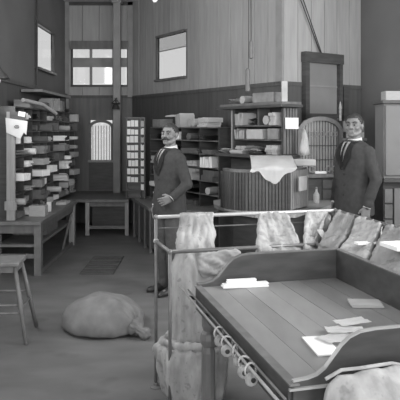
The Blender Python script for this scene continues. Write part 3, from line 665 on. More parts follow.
# ================================================================== pipe rack for mail sacks
AV = Vector((0.968, 0.25)).normalized(); NV = Vector((-AV.y, AV.x)); BV = -NV
PU = Vector((-0.29, 3.95)); PL = Vector((-0.18, 3.60)); CU = Vector((0.96, 4.27)); CL = Vector((0.745, 3.839)); ZU = 1.12; ZL = 0.962
EU = CU+BV*1.9; EL = CL+BV*1.62
def v3(p, z): return Vector((p.x, p.y, z))
rk = thing('sack_rack', 'iron pipe rack with two rails for hanging mail sacks round the sorting table', 'rack', (0.3, 3.9, 0))
part('top_rail', tube(nb(), [v3(PU, ZU), v3(CU, ZU)], 0.012, 10), 'pipe_lit', rk, smooth=True)
part('top_rail', tube(nb(), [v3(CU, ZU), v3(EU, ZU)], 0.0125, 10), 'pipe', rk, smooth=True)
part('lower_rail', tube(nb(), [v3(PL, ZL), v3(CL, ZL)], 0.0125, 10), 'pipe', rk, smooth=True)
part('lower_rail', tube(nb(), [v3(CL, ZL), v3(EL, ZL)], 0.0125, 10), 'pipe', rk, smooth=True)
part('cross_pipe', tube(nb(), [v3(PU, ZL), v3(PL, ZL)], 0.012, 10), 'pipe', rk, smooth=True)
part('cross_pipe', tube(nb(), [v3(EU, ZL), v3(EL, ZL)], 0.012, 10), 'pipe', rk, smooth=True)
part('thin_rail', tube(nb(), [v3(PU+AV*0.02, 1.045), v3(CU, 1.045)], 0.005, 6), 'pipe', rk, smooth=True)
for p, z in ((PU, ZU), (PL, ZL), (CU, ZU), (CL, ZL), (EU, ZU), (EL, ZL)):
    q = part('post', tube(nb(), [v3(p, 0.0), v3(p, z)], 0.0105, 10), 'pipe', rk, smooth=True)
    part('foot_flange', lathe(nb(), [(0.04, 0), (0.04, 0.008), (0.018, 0.014), (0.018, 0.03)], (p.x, p.y, 0), 12), 'pipe', rk)
    part('elbow', ellipsoid(nb(), (p.x, p.y, z), (0.016, 0.016, 0.018), 10), 'pipe', rk, smooth=True)
for z in (ZL,): part('tee_fitting', ellipsoid(nb(), (PU.x, PU.y, z), (0.019, 0.019, 0.02), 10), 'metal_grey', rk, smooth=True)

def crumple(me, amp, sc, seed=0):
    off = Vector((seed*3.7, seed*1.3, seed*7.1))
    ns = [v.normal.copy() for v in me.vertices]
    for v, n in zip(me.vertices, ns):
        p = v.co*sc+off
        v.co += n*(amp*(noise.noise(p)+0.5*noise.noise(p*2.3)+0.8*(0.5-abs(noise.noise(p*1.4+Vector((5, 1, 2)))))))
def long_folds(me, amp, fx, fd, seed):
    """long folds: ridged noise stretched along the direction fd, fx folds per metre across it"""
    fd = Vector(fd).normalized(); off = Vector((seed*2.1, seed*5.3, seed)); ns = [v.normal.copy() for v in me.vertices]
    for v, n in zip(me.vertices, ns):
        al = v.co.dot(fd); q = (v.co-fd*al)*fx+fd*(al*fx*0.16)+off
        v.co += n*amp*(0.55-1.7*abs(noise.noise(q))+0.5*noise.noise(q*2.1))
def refine(o, lv=1):
    """subdivide a mesh smoothly in place"""
    md_ = o.modifiers.new('s', 'SUBSURF'); md_.levels = lv; md_.render_levels = lv
    dg = bpy.context.evaluated_depsgraph_get(); dg.update()
    me = bpy.data.meshes.new_from_object(o.evaluated_get(dg)); o.modifiers.clear(); old = o.data; o.data = me
    for p in me.polygons: p.use_smooth = True
    return me
def hung_bag(u0, u1, l0, l1, label, m, seed, bottom=0.34, sag=0.05, n=12):
    """a sack whose mouth is stretched between an upper and a lower rail, its belly hanging below"""
    prof = [(1.0, ZU+0.017, 0), (0.8, -1, 0.6), (0.55, -1, 1.0), (0.28, -1, 0.7), (0.0, ZL+0.017, 0), (-0.06, ZL-0.03, 0), (-0.02, ZL-0.09, 0), (0.12, 0.62, 0), (0.28, bottom+0.08, 0), (0.5, bottom, 0), (0.72, bottom+0.08, 0), (0.92, 0.62, 0), (1.05, ZU-0.1, 0), (1.06, ZU-0.02, 0)]
    rings = []
    for i in range(n+1):
        s = i/n; U = u0.lerp(u1, s); L = l0.lerp(l1, s); e = min(s, 1-s)*2; e = min(1, e*2.2); r = []
        for h, z, sg in prof:
            p = L.lerp(U, h)
            if z < 0: z = ZL+0.017+(ZU-ZL)*h-sag*sg*e
            if z < ZL-0.1: z = z+(1-e)*(0.25 if z > 0.5 else 0.4)
            r.append(v3(p, z))
        rings.append(r)
    o = solo('mail_sack', ring_loft(nb(), rings), m, label, 'mail sack', 'mail sacks stretched on the pipe rack')
    me = refine(o, 3 if n < 20 else 2); long_folds(me, 0.013, 13, v3(l0.lerp(l1, 0.5), ZL)-v3(u0.lerp(u1, 0.3), ZU), seed); crumple(me, 0.008, 15, seed); crumple(me, 0.003, 45, seed)
    return o
def ru(t): return PU+AV*t
def rl(t): return PL+AV*t
def su(k): return CU+BV*k
def sl_(k): return CL+BV*k
hung_bag(ru(0.715), ru(0.915), rl(0.55), rl(0.86), 'pale canvas sack stretched on the rack behind the table, sides tapering to the top rail', 'canvas', 1)
hung_bag(ru(1.08), ru(1.25), rl(0.872), rl(0.938), 'canvas sack with a white tag hung in the corner of the pipe rack', 'canvas', 2)
hung_bag(su(0.06), su(0.30), sl_(0.045), sl_(0.27), 'dull canvas sack beside the corner sack on the rack, its mouth sagging', 'canvas_dull', 3, sag=0.02)
hung_bag(su(0.33), su(0.62), sl_(0.30), sl_(0.60), 'pale spotted canvas sack with a slip of paper on it, on the rack', 'canvas', 4, sag=0.03)
hung_bag(su(0.66), su(1.02), sl_(0.63), sl_(0.98), 'canvas sack under a bright folded paper on the rack beside the table', 'canvas_dull', 5, sag=0.03)
# slips lying on those sacks
def on_bag(c, dx, dy, wx, wy, th, rx, name, m, label):
    mt = Matrix.Translation(c) @ Matrix(((dx.x, dy.x, 0, 0), (dx.y, dy.y, 0, 0), (0, 0, 1, 0), (0, 0, 0, 1))) @ Matrix.Rotation(rx, 4, 'X')
    return solo(name, bbox(-wx/2, wx/2, -wy/2, wy/2, 0, th, mt), m, label, 'tag' if 'tag' in name else 'paper')
on_bag(Vector((0.80, 3.93, 1.012)), AV, NV, 0.04, 0.09, 0.005, 0.45, 'sack_tag', 'paper_grey', 'white tag on the sack hung in the rack corner')
on_bag(Vector((0.97, 3.50, 1.03)), AV, NV, 0.13, 0.05, 0.012, 0.0, 'paper_slip', 'paper', 'narrow white slip on the pale spotted sack')
on_bag(Vector((1.12, 3.20, 1.07)), AV, NV, 0.26, 0.17, 0.02, 0.0, 'folded_paper', 'paper', 'bright folded paper lying on the sack beside the table')
# the long sack that hangs to the floor at the rack's end
def loft_sack(rings, n, folds, amp, seed, name, m, label, crum=0.012, csc=9, group=None, cat='mail sack'):
    rs = []
    for k, (cx, cy, z, ra, rb) in enumerate(rings):
        r = []
        for j in range(n):
            q = 2*PI*j/n; w_ = 1+amp*math.sin(folds*q+seed+0.35*k)+amp*0.6*math.sin((folds*2+1)*q+2*seed)
            p = AV*(ra*w_*math.cos(q))+NV*(rb*w_*math.sin(q))
            r.append(Vector((cx+p.x, cy+p.y, z)))
        rs.append(r)
    o = solo(name, ring_loft(nb(), rs), m, label, cat, group)
    me = refine(o, 2); long_folds(me, 0.020, 15, (0.15, 0, 1), seed); crumple(me, crum, csc, seed); crumple(me, crum*0.3, csc*3, seed)
    for v in me.vertices: v.co.z = min(v.co.z, rings[0][2]+0.002-o.location.z)
    if rings[-1][2] < 0.05:
        for v in me.vertices: v.co.z = max(v.co.z, 0.002-o.location.z)
    return o
hs = loft_sack([(-0.02, 4.022, 1.137, 0.095, 0.010), (-0.02, 4.022, 1.137, 0.098, 0.016), (-0.02, 4.022, 1.130, 0.10, 0.022), (-0.022, 4.01, 1.11, 0.104, 0.034), (-0.025, 3.99, 1.04, 0.115, 0.05), (-0.035, 3.93, 0.95, 0.122, 0.075), (-0.04, 3.88, 0.86, 0.128, 0.10), (-0.045, 3.85, 0.7, 0.135, 0.12), (-0.05, 3.84, 0.5, 0.14, 0.13), (-0.05, 3.83, 0.38, 0.13, 0.12),
            (-0.05, 3.80, 0.355, 0.135, 0.125), (-0.055, 3.78, 0.40, 0.16, 0.15), (-0.058, 3.77, 0.385, 0.185, 0.17), (-0.055, 3.78, 0.345, 0.165, 0.15), (-0.06, 3.77, 0.365, 0.20, 0.18), (-0.06, 3.76, 0.34, 0.22, 0.195), (-0.05, 3.76, 0.28, 0.215, 0.2), (-0.04, 3.76, 0.16, 0.20, 0.2), (-0.03, 3.76, 0.05, 0.185, 0.19), (-0.03, 3.76, 0.004, 0.15, 0.15)], 36, 7, 0.075, 1.0,
           'hanging_sack', 'canvas', 'long stained canvas sack hanging from the top rail down to the floor', 0.010, 8)
fl = [v3(rl(t)-NV*o_, ZL-dz) for t, o_, dz in ((0.16, 0.05, 0.10), (0.22, 0.06, 0.085), (0.28, 0.055, 0.06), (0.34, 0.05, 0.035), (0.39, 0.045, 0.018), (0.425, 0.04, 0.008))]
ob = part('flap', tube(nb(), fl, [0.07, 0.075, 0.06, 0.04, 0.02, 0.006], 20), 'canvas_plain', hs, smooth=True, label='loose corner of the sack mouth folded over the lower rail')
refine(ob, 2); c_ = v3(rl(0.28)-NV*0.055, 0)-OFF[hs]; n3 = NV.to_3d()
for v in ob.data.vertices: v.co -= n3*((v.co-c_).dot(n3)*0.72)      # pressed flat
long_folds(ob.data, 0.016, 26, (0.75, 0.2, -0.5), 8); crumple(ob.data, 0.004, 30, 2)
# sack slumped on the floor
outline = [(-0.37, 0.02), (-0.31, -0.13), (-0.18, -0.25), (0.0, -0.31), (0.14, -0.28), (0.26, -0.22), (0.33, -0.12), (0.34, 0.02), (0.30, 0.20), (0.24, 0.36), (0.08, 0.43), (-0.10, 0.38), (-0.26, 0.24), (-0.35, 0.12)]
def outline_at(q):
    k = len(outline); f = q*k; i0 = int(f) % k; t = f-int(f); P = [Vector(outline[(i0+d) % k]) for d in (-1, 0, 1, 2)]
    return 0.5*((2*P[1])+(P[2]-P[0])*t+(2*P[0]-5*P[1]+4*P[2]-P[3])*t*t+(3*P[1]-P[0]-3*P[2]+P[3])*t**3)
rings = []
for r_, z_ in ((0.90, 0.003), (0.985, 0.02), (1.0, 0.06), (0.97, 0.10), (0.90, 0.145), (0.80, 0.18), (0.66, 0.205), (0.48, 0.222), (0.28, 0.232), (0.10, 0.236)):
    ring = []
    for j in range(64):
        p = outline_at(j/64)*r_; ridge = 0.03*math.exp(-((p.x+0.6*p.y-0.02)/0.09)**2)*(z_ > 0.12)-0.045*(p.x > 0.12)*(z_ > 0.12)*(p.x-0.12)*4
        ring.append(Vector((p.x+0.02, p.y, max(0.002, z_*1.12+ridge-0.06*max(0, p.y)*(z_ > 0.1)))))
    rings.append(ring)
sk = thing('floor_sack', 'full grimy canvas sack slumped on the bare floor with its neck tied', 'mail sack', (-0.84, 5.12, 0), rotz=0.0)
ob = part('bag', ring_loft(nb(), rings), 'canvas_floor', sk, smooth=True, local=True); refine(ob, 1)
# pulled folds running to the neck, and soft wrinkles
for v in ob.data.vertices:
    d = Vector((v.co.x-0.33, v.co.y+0.17)); a = math.atan2(d.y, d.x); k = math.exp(-(d.length/0.22)**2)
    if v.co.z > 0.03: v.co.z += 0.022*k*math.sin(a*9)+0.012*noise.noise((v.co.x*4, v.co.y*9, 1))
long_folds(ob.data, 0.012, 7, (0.8, -0.4, 0), 4); crumple(ob.data, 0.007, 9, 3); crumple(ob.data, 0.003, 26, 4)
for v in ob.data.vertices: v.co.z = max(v.co.z, 0.002)
nk = [(0.27, -0.17, 0.09), (0.32, -0.20, 0.07), (0.35, -0.225, 0.055), (0.385, -0.25, 0.045), (0.43, -0.29, 0.035)]
ob = part('neck', tube(nb(), nk, [0.075, 0.05, 0.026, 0.036, 0.05], 24), 'canvas_floor', sk, smooth=True, local=True); refine(ob, 1); crumple(ob.data, 0.020, 24, 6); crumple(ob.data, 0.008, 55, 6)
for v in ob.data.vertices: v.co.z = max(v.co.z, 0.002)
part('tie_cord', tube(nb(), [(0.35+0.018*math.cos(q), -0.225+0.024*math.cos(q), 0.055+0.03*math.sin(q)) for q in [2*PI*i/14 for i in range(14)]], 0.006, 6, closed=True), 'dark_paper', sk, local=True)
# scrap of canvas beyond the sack and a dark mat
bm = nb(); mtR = Matrix.Translation((-1.20, 7.55, 0.0)) @ Matrix.Rotation(0.08, 4, 'Z')
mtg = thing('floor_mat', 'small dark ribbed mat lying flat on the bare floor', 'mat', (-1.20, 7.55, 0))
part('backing', bbox(-0.21, 0.19, -0.55, 0.45, 0.001, 0.008), 'mat', mtg, local=True)
for i in range(9): part('rib', bbox(-0.20, 0.18, -0.53+i*0.11, -0.47+i*0.11, 0.008, 0.016), 'mat' if i % 2 else 'wainscot', mtg, local=True)

# ================================================================== the sorting table
FL = Vector((0.0, 3.226)); W_ = 0.802; D_ = 1.265; ZT = 0.85
mtT = frame2((FL.x, FL.y), (FL.x+AV.x, FL.y+AV.y))       # x across the back, y away from the camera
st = thing('sorting_table', 'heavy wooden mail sorting table with raised curved sides', 'table', (0.55, 2.7, 0))
for i in range(7):
    u0, u1 = W_*i/7, W_*(i+1)/7
    bm = bbox(u0+0.001, u1-0.001, -D_, 0.0, ZT-0.035, ZT-0.0006*(i % 2), mtT)
    part('plank', bm, ('table_top', 'table_top_b', 'table_top_c')[(i*2+i//3) % 3], st)
S = [(-0.012, 0.745), (-0.012, 0.862), (0.04, 0.866), (0.075, 0.875), (0.105, 0.895), (0.135, 0.93), (0.165, 0.965), (0.195, 0.99), (0.235, 1.005), (0.29, 1.01), (W_+0.025, 1.01), (W_+0.025, 0.745)]
fT = lambda y0: (lambda u, v, d: mtT @ Vector((u, y0+d, v)))
part('back_board', prism(nb(), S, fT(0.001), 0.0, 0.025), 'table_side', st)
part('front_board', prism(nb(), S, fT(-D_-0.016), 0.0, 0.015), 'table_side', st)
part('side_board', bbox(W_+0.001, W_+0.025, -D_-0.001, 0.001, 0.745, 1.01, mtT), 'table_side', st)
for y0, nm in ((0.001, 0), (-D_-0.015, 1)):
    cap = [(u, v) for u, v in S[1:11]]; capu = [(u, v+0.006) for u, v in cap]
    part('board_edge', prism(nb(), cap+capu[::-1], fT(y0-0.002), 0.0, 0.017 if nm else 0.029), 'edge_wood' if nm else 'mid_wood', st)
part('board_edge', bbox(W_-0.001, W_+0.028, -D_, 0.0, 1.0105, 1.016, mtT), 'mid_wood', st)
part('side_apron', bbox(-0.024, 0.0, -D_, 0.0, 0.735, ZT+0.004, mtT), 'table_side', st)
part('apron_edge', bbox(-0.03, 0.006, -D_-0.028, 0.0, ZT+0.004, ZT+0.010, mtT), 'mid_wood', st)
part('front_lip', bbox(-0.03, 0.30, -D_-0.028, -D_-0.017, 0.838, 0.846, mtT), 'edge_wood', st)
for u, y in ((0.03, -0.06), (W_-0.04, -0.06), (0.03, -D_+0.06), (W_-0.04, -D_+0.06)):
    q = mtT @ Vector((u, y, 0))
    part('leg', lathe(nb(), [(0.030, 0), (0.036, 0.02), (0.036, 0.52), (0.030, 0.55), (0.038, 0.565), (0.044, 0.59), (0.038, 0.62), (0.026, 0.635), (0.034, 0.66), (0.034, 0.735)], (q.x, q.y, 0), 10), 'mid_wood', st, smooth=False)
part('under_frame', bbox(0.03, W_-0.03, -D_+0.03, -0.03, 0.70, 0.812, mtT), 'table_side', st)
for y in (-0.06, -D_+0.06): part('stretcher', bbox(0.06, W_-0.07, y-0.015, y+0.015, 0.12, 0.16, mtT), 'table_side', st)
# rod with brass locks along the open side
part('lock_rod', tube(nb(), [mtT @ Vector((-0.06, 0.22, 0.80)), mtT @ Vector((-0.06, -D_-0.05, 0.80))], 0.006, 8), 'metal_grey', st, smooth=True)
part('lock_rod', tube(nb(), [mtT @ Vector((-0.042, 0.10, 0.812)), mtT @ Vector((-0.042, -D_-0.02, 0.812))], 0.005, 8), 'pipe', st, smooth=True)
for y in (0.0, -0.3, -0.62, -0.94, -1.22): part('rod_bracket', tube(nb(), [mtT @ Vector((-0.02, y, 0.79)), mtT @ Vector((-0.06, y, 0.80))], 0.009, 6), 'iron', st)
tag_r = random.Random(5)
for i, y in enumerate((-0.565, -0.69, -0.80, -0.92, -0.99)):
    q = mtT @ Vector((-0.06, y, 0.80))
    tilt = (0.3, -0.2, 0.9, -0.3, 0.2)[i]; lk = thing('mail_lock', f"round brass mail lock on the table rod, {ORD[i]} from the hanging floor-length sack", 'lock', (q.x, q.y, 0.74), group='brass locks along the table rod')
    tw = tilt
    ax = Matrix.Translation((q.x, q.y, 0.80)) @ Matrix.Rotation(0.25+tw, 4, 'Z')
    part('shackle', tube(nb(), [ax @ Vector((0.024*math.cos(a), 0.0, -0.004+0.026*math.sin(a))) for a in [2*PI*k/14 for k in range(14)]], 0.0045, 6, closed=True), 'brass', lk, smooth=True)
    mm = ax @ Matrix.Translation((0, -0.008, -0.036)) @ Matrix.Rotation(PI/2, 4, 'X')
    part('lock_body', lathe(nb(), [(0.012, -0.010), (0.024, -0.008), (0.028, 0.0), (0.024, 0.008), (0.012, 0.012)], n=16, mt=mm), 'brass', lk, smooth=False)
    part('boss', lathe(nb(), [(0.010, 0.010), (0.010, 0.015), (0.004, 0.016)], n=10, mt=mm), 'iron', lk)
# papers on the table
def flat(x, y, wx, wy, h, rz, name, m, label, cat='paper', z=ZT, bev=0.002, n=1):
    bm = nb(); q = mtT @ Matrix.Translation((x, y, z+0.001)) @ Matrix.Rotation(rz, 4, 'Z'); R_ = random.Random(int(1000*x*x+77*wx))
    for i in range(n):
        s = Matrix.Translation((R_.uniform(-.004, .004), R_.uniform(-.004, .004), h*i/n)) @ Matrix.Rotation(R_.uniform(-.05, .05) if n > 1 else 0, 4, 'Z')
        box(bm, -wx/2, wx/2, -wy/2, wy/2, 0, h/n*0.97, q @ s)
    return solo(name, bm, m, label, cat)
flat(0.235, -0.055, 0.25, 0.05, 0.02, -0.03, 'paper_bundle', 'paper', 'long white bundle of papers lying against the back board of the table', n=3)
flat(0.215, -0.045, 0.16, 0.03, 0.02, -0.03, 'paper_packet', 'paper', 'shorter white packet on top of the long paper bundle', z=ZT+0.0205, n=2)
flat(0.69, -0.52, 0.15, 0.10, 0.014, -0.30, 'envelope', 'paper_grey', 'thick pale envelope lying alone near the side board of the table', 'envelope', n=2)
flat(0.235, -0.97, 0.095, 0.20, 0.006, -0.12, 'envelope', 'paper', 'bright white envelope by the curved front board of the table', 'envelope', n=1)
for i, (x, y, wx, wy, rz, m, l) in enumerate(((0.33, -0.92, 0.15, 0.09, 0.3, 'paper', 'crumpled letter beside the bright white envelope on the table'), (0.40, -0.86, 0.16, 0.08, -0.25, 'paper', 'loose letter overlapping the crumpled one on the table'), (0.47, -0.79, 0.15, 0.08, 0.15, 'paper', 'letter at the outer end of the scattered heap on the table'))):
    c = mtT @ Vector((x, y, ZT+0.012+0.006*i)); g = []
    for a in range(9):
        g.append([c+(AV.to_3d()*(math.cos(rz)*(a/8-.5)*wx-math.sin(rz)*(b/8-.5)*wy)+NV.to_3d()*(math.sin(rz)*(a/8-.5)*wx+math.cos(rz)*(b/8-.5)*wy))+Vector((0, 0, 0.006*noise.noise((a*.5+i*9, b*.5, i)))) for b in range(9)])
    solo('letter', sheet(nb(), g, 0.002), m, l, 'letter', smooth=True)
# sack hung before the front of the table
rings = []
for i in range(13):
    s = i/12; t = 0.055+0.80*s; e = min(1, min(s, 1-s)*5); e = math.sqrt(e)
    top = 0.885+0.02*math.sin(s*9)+0.05*s; r = []
    for (dy, dz, k) in ((-0.06, 0, 0), (-0.085, 0.012, 0), (-0.12, -0.01, 1), (-0.20, -0.06, 1), (-0.27, -0.2, 1), (-0.27, -0.38, 1), (-0.18, -0.5, 1), (-0.09, -0.42, 1), (-0.06, -0.2, 0)):
        r.append(mtT @ Vector((t, -D_-0.03+(dy if not k else -0.07+(dy+0.07)*e), top+dz*(0.6+0.4*e))))
    rings.append(r)
fs = solo('mail_sack', ring_loft(nb(), rings), 'canvas', 'pale canvas sack hung along the front of the sorting table', 'mail sack')
me = refine(fs, 2); crumple(me, 0.012, 13, 9); crumple(me, 0.004, 34, 9)
part('hem', tube(nb(), [mtT @ Vector((0.06+0.06*i, -D_-0.105+0.008*math.sin(i*1.7), 0.902+0.02*math.sin((i/13)*9)+0.05*i/13+0.004*math.sin(i*2.1))) for i in range(14)], 0.006, 8), 'canvas', fs, smooth=True)

# ================================================================== stool
sx, sy = -1.61, 4.92
so = thing('stool', 'worn square wooden stool with splayed legs and rungs', 'stool', (sx, sy, 0), rotz=0.08)
part('seat', bbox(-0.155, 0.155, -0.155, 0.155, 0.60, 0.632, bev=0.008), 'mid_wood', so, local=True)
def lerp3(a, b, t): return Vector(a).lerp(Vector(b), t)
legs = {}
for i in (-1, 1):
    for j in (-1, 1):
        a = (0.115*i, 0.115*j, 0.60); b = (0.225*i, 0.215*j, 0.0); legs[i, j] = (a, b)
        part('leg', tube(nb(), [a, lerp3(a, b, 0.5), b], [0.017, 0.021, 0.015], 10), 'mid_wood', so, smooth=True, local=True)
for (p, q, t) in (((-1, -1), (1, -1), 0.50), ((-1, -1), (1, -1), 0.60), ((-1, 1), (1, 1), 0.45), ((1, -1), (1, 1), 0.55), ((-1, -1), (-1, 1), 0.55)):
    part('rung', tube(nb(), [lerp3(*legs[p], t), lerp3(*legs[q], t)], 0.010, 8), 'mid_wood', so, smooth=True, local=True)
part('apron', bbox(-0.12, 0.12, -0.13, -0.11, 0.55, 0.60), 'mid_wood', so, local=True); part('apron', bbox(0.11, 0.13, -0.12, 0.12, 0.55, 0.60), 'mid_wood', so, local=True)
# ================================================================== the two postal clerks
def capsule(bm, p0, r0, p1, r1, n=14):
    p0 = Vector(p0); p1 = Vector(p1); t = (p1-p0); L = t.length; t.normalize()
    a = t.orthogonal().normalized(); b = t.cross(a); rings = []
    for k in range(4):
        q = -PI/2+PI/2*k/3+(0.12 if k == 0 else 0); rings.append((p0+t*(r0*math.sin(q)), r0*math.cos(q)))
    for k in range(4):
        q = PI/2*k/3-(0.12 if k == 3 else 0); rings.append((p1+t*(r1*math.sin(q)), r1*math.cos(q)))
    ring_loft(bm, [[c+(a*math.cos(u)+b*math.sin(u))*max(r, 1e-4) for u in (2*PI*j/n for j in range(n))] for c, r in rings])
def chain(bm, pts, rs):
    for (p, q), (r, s) in zip(zip(pts, pts[1:]), zip(rs, rs[1:])): capsule(bm, p, r, q, s)
def ell_loft(bm, rows, n=28, pw=2.4):
    rings = []
    for z, rx, ry, cx, cy in rows:
        r = []
        for j in range(n):
            q = 2*PI*j/n; c, s = math.cos(q), math.sin(q)
            r.append(Vector((cx+rx*math.copysign(abs(c)**(2/pw), c), cy+ry*math.copysign(abs(s)**(2/pw), s), z)))
        rings.append(r)
    ring_loft(bm, rings)
def fuse(o, vox, smooth_it=4):
    """weld the overlapping volumes of a mesh into one continuous skin"""
    r = o.modifiers.new('r', 'REMESH'); r.mode = 'VOXEL'; r.voxel_size = vox
    s = o.modifiers.new('s', 'SMOOTH'); s.factor = 0.5; s.iterations = smooth_it
    dg = bpy.context.evaluated_depsgraph_get(); dg.update()
    me = bpy.data.meshes.new_from_object(o.evaluated_get(dg)); mats = list(o.data.materials)
    o.modifiers.clear(); o.data = me
    if not me.materials:
        for m_ in mats: me.materials.append(m_)
    for p in me.polygons: p.use_smooth = True
def hand_mesh(bm, wrist, d, side, palm_n):
    """palm and five bent fingers; d = wrist-to-knuckle direction, side = towards the thumb, palm_n = palm's facing"""
    d = Vector(d).normalized(); side = Vector(side); side = (side-d*side.dot(d)).normalized(); pn = Vector(palm_n); pn = (pn-d*pn.dot(d)-side*pn.dot(side)).normalized()
    W = Vector(wrist)
    for k in range(4):
        o_ = (k-1.5)*0.0205
        capsule(bm, W+d*0.012-side*o_*0.6, 0.017, W+d*0.085-side*o_, 0.0115, 10)
    for k, ln in enumerate((0.072, 0.08, 0.074, 0.058)):
        o_ = (k-1.5)*0.0225; b0 = W+d*0.088-side*o_
        b1 = b0+(d*0.92+pn*0.32-side*(k-1.5)*0.05)*(ln*0.5); b2 = b1+(d*0.70+pn*0.68)*(ln*0.30); b3 = b2+(d*0.42+pn*0.9)*(ln*0.25)
        chain(bm, [b0, b1, b2, b3], [0.0095, 0.0085, 0.008, 0.007])
    t0 = W+d*0.022+side*0.026; t1 = t0+(d*0.62+side*0.62+pn*0.25)*0.042; t2 = t1+(d*0.9+side*0.15+pn*0.35)*0.032
    chain(bm, [t0, t1, t2], [0.014, 0.011, 0.0085])
JR = [(0.78, 0.205, 0.140), (0.86, 0.205, 0.142), (0.96, 0.198, 0.138), (1.06, 0.186, 0.130), (1.16, 0.192, 0.132), (1.27, 0.205, 0.138), (1.35, 0.208, 0.132), (1.405, 0.190, 0.112), (1.445, 0.135, 0.088), (1.475, 0.072, 0.066)]
def chest_y(z, x):
    for (z0, a0, b0), (z1, a1, b1) in zip(JR, JR[1:]):
        if z0 <= z <= z1:
            t = (z-z0)/(z1-z0); rx = a0+(a1-a0)*t; ry = b0+(b1-b0)*t
            return -ry*max(0.05, 1-abs(x/rx)**2.4)**(1/2.4)
    return -0.06
def clerk(label, loc, yaw, scale, head_yaw, arms, suit, moustache, hair_part):
    g = thing('person', label, 'person', loc, rotz=yaw); g.scale = (scale,)*3
    # ---- body: head, neck, trunk, limbs and hands in one skin
    bm = nb(); HM = Matrix.Translation((0, 0.0, 1.50)) @ Matrix.Rotation(head_yaw, 4, 'Z') @ Matrix.Translation((0, 0.0, -1.50))
    def hp(x, y, z): return HM @ Vector((x, y, z))
    def he(c, r): ellipsoid(bm, c, r, 20, HM)
    he((0, 0.012, 1.635), (0.074, 0.094, 0.082)); he((0, -0.018, 1.585), (0.062, 0.072, 0.072)); he((0, -0.045, 1.535), (0.042, 0.045, 0.034)); he((0, -0.074, 1.522), (0.020, 0.018, 0.016))
    for s in (-1, 1):
        he((0.040*s, -0.050, 1.590), (0.026, 0.032, 0.026)); capsule(bm, hp(0.012*s, -0.082, 1.640), 0.011, hp(0.046*s, -0.070, 1.643), 0.010)
        he((0.076*s, 0.006, 1.605), (0.010, 0.020, 0.033)); he((0.080*s, 0.012, 1.612), (0.009, 0.012, 0.022)); capsule(bm, hp(0.052*s, -0.005, 1.555), 0.022, hp(0.030*s, -0.045, 1.530), 0.022)
    capsule(bm, hp(0, -0.088, 1.632), 0.009, hp(0, -0.112, 1.592), 0.0135); he((0.013, -0.094, 1.588), (0.010, 0.012, 0.008)); he((-0.013, -0.094, 1.588), (0.010, 0.012, 0.008))
    capsule(bm, hp(-0.018, -0.088, 1.556), 0.007, hp(0.018, -0.088, 1.556), 0.007); capsule(bm, hp(-0.015, -0.086, 1.546), 0.008, hp(0.015, -0.086, 1.546), 0.008)
    capsule(bm, (0, 0.015, 1.42), 0.058, hp(0, 0.012, 1.56), 0.052)
    ell_loft(bm, [(0.84, 0.15, 0.10, 0, 0), (1.0, 0.14, 0.095, 0, 0), (1.2, 0.15, 0.1, 0, 0), (1.35, 0.16, 0.095, 0, 0), (1.42, 0.11, 0.07, 0, 0.005), (1.45, 0.06, 0.05, 0, 0.01)])
    for s in (-1, 1):
        capsule(bm, (0.085*s, 0, 0.86), 0.075, (0.095*s, -0.01, 0.48), 0.05); capsule(bm, (0.095*s, -0.01, 0.48), 0.05, (0.10*s, 0.015, 0.09), 0.036)
        capsule(bm, (0.10*s, 0.02, 0.055), 0.034, (0.115*s, -0.13, 0.04), 0.028)
        A_ = arms[s]; chain(bm, [(0.165*s, 0.005, 1.375), A_['elbow'], A_['wrist']], [0.045, 0.035, 0.027])
        hand_mesh(bm, A_['wrist'], A_['dir'], A_['thumb'], A_['palm'])
    ob = part('body', bm, 'skin', g, local=True); fuse(ob, 0.005, 3)
    # ---- face details and hair
    for s in (-1, 1):
        e = part('eye', ellipsoid(nb(), (0.031*s, -0.0735, 1.617), (0.0125, 0.010, 0.0075), 12, HM), 'sclera', g, smooth=True, local=True)
        part('iris', ellipsoid(nb(), (0.031*s-0.002, -0.082, 1.617), (0.0075, 0.0042, 0.0068), 10, HM), 'eye', e, smooth=True, local=True)
        part('eyebrow', tube(nb(), [hp(0.013*s, -0.092, 1.640), hp(0.032*s, -0.090, 1.648), hp(0.052*s, -0.074, 1.642)], [0.005, 0.006, 0.003], 6), 'hair', g, smooth=True, local=True)
    bm = nb(); bmesh.ops.create_uvsphere(bm, u_segments=40, v_segments=28, radius=1)
    kill = []
    for v in bm.verts:
        x, y, z = v.co; v.co = Vector((x*0.081, 0.014+y*0.101, 1.637+z*0.090))
        line = 1.678 if y < -0.62 else (1.678-(y+0.62)*0.19 if y < -0.25 else (1.605-0.02*(y > -0.1) if y < 0.3 else 1.548))
        if abs(x) > 0.7 and -0.2 < y < 0.22: line = max(line, 1.622)
        if v.co.z < line: kill.append(v)
        else:
            f_ = min(1, max(0, (v.co.z-line)/0.03)); c0 = Vector((0, 0.014, 1.637)); v.co = c0+(v.co-c0)*(0.945+0.055*f_); v.co += Vector((x, y, z))*0.005*noise.noise((x*9, y*3, z*3)); v.co.z += 0.008*max(0, z)*math.exp(-((x-0.3*hair_part)/0.5)**2)
    bmesh.ops.delete(bm, geom=kill, context='VERTS')
    bmesh.ops.solidify(bm, geom=list(bm.faces), thickness=0.012); bmesh.ops.transform(bm, matrix=HM, verts=bm.verts)
    part('hair', bm, 'hair', g, smooth=True, local=True)
    if moustache:
        bm = nb()
        for s in (-1, 1): tube(bm, [hp(0.0, -0.106, 1.571), hp(0.016*s, -0.102, 1.568), hp(0.034*s, -0.088, 1.560), hp(0.046*s, -0.074, 1.556)], [0.009, 0.011, 0.008, 0.003], 8)
        part('moustache', bm, 'hair', g, smooth=True, local=True)
    # ---- trousers
    bm = nb(); ell_loft(bm, [(0.80, 0.17, 0.115, 0, 0), (0.90, 0.172, 0.118, 0, 0), (1.0, 0.165, 0.112, 0, 0)])
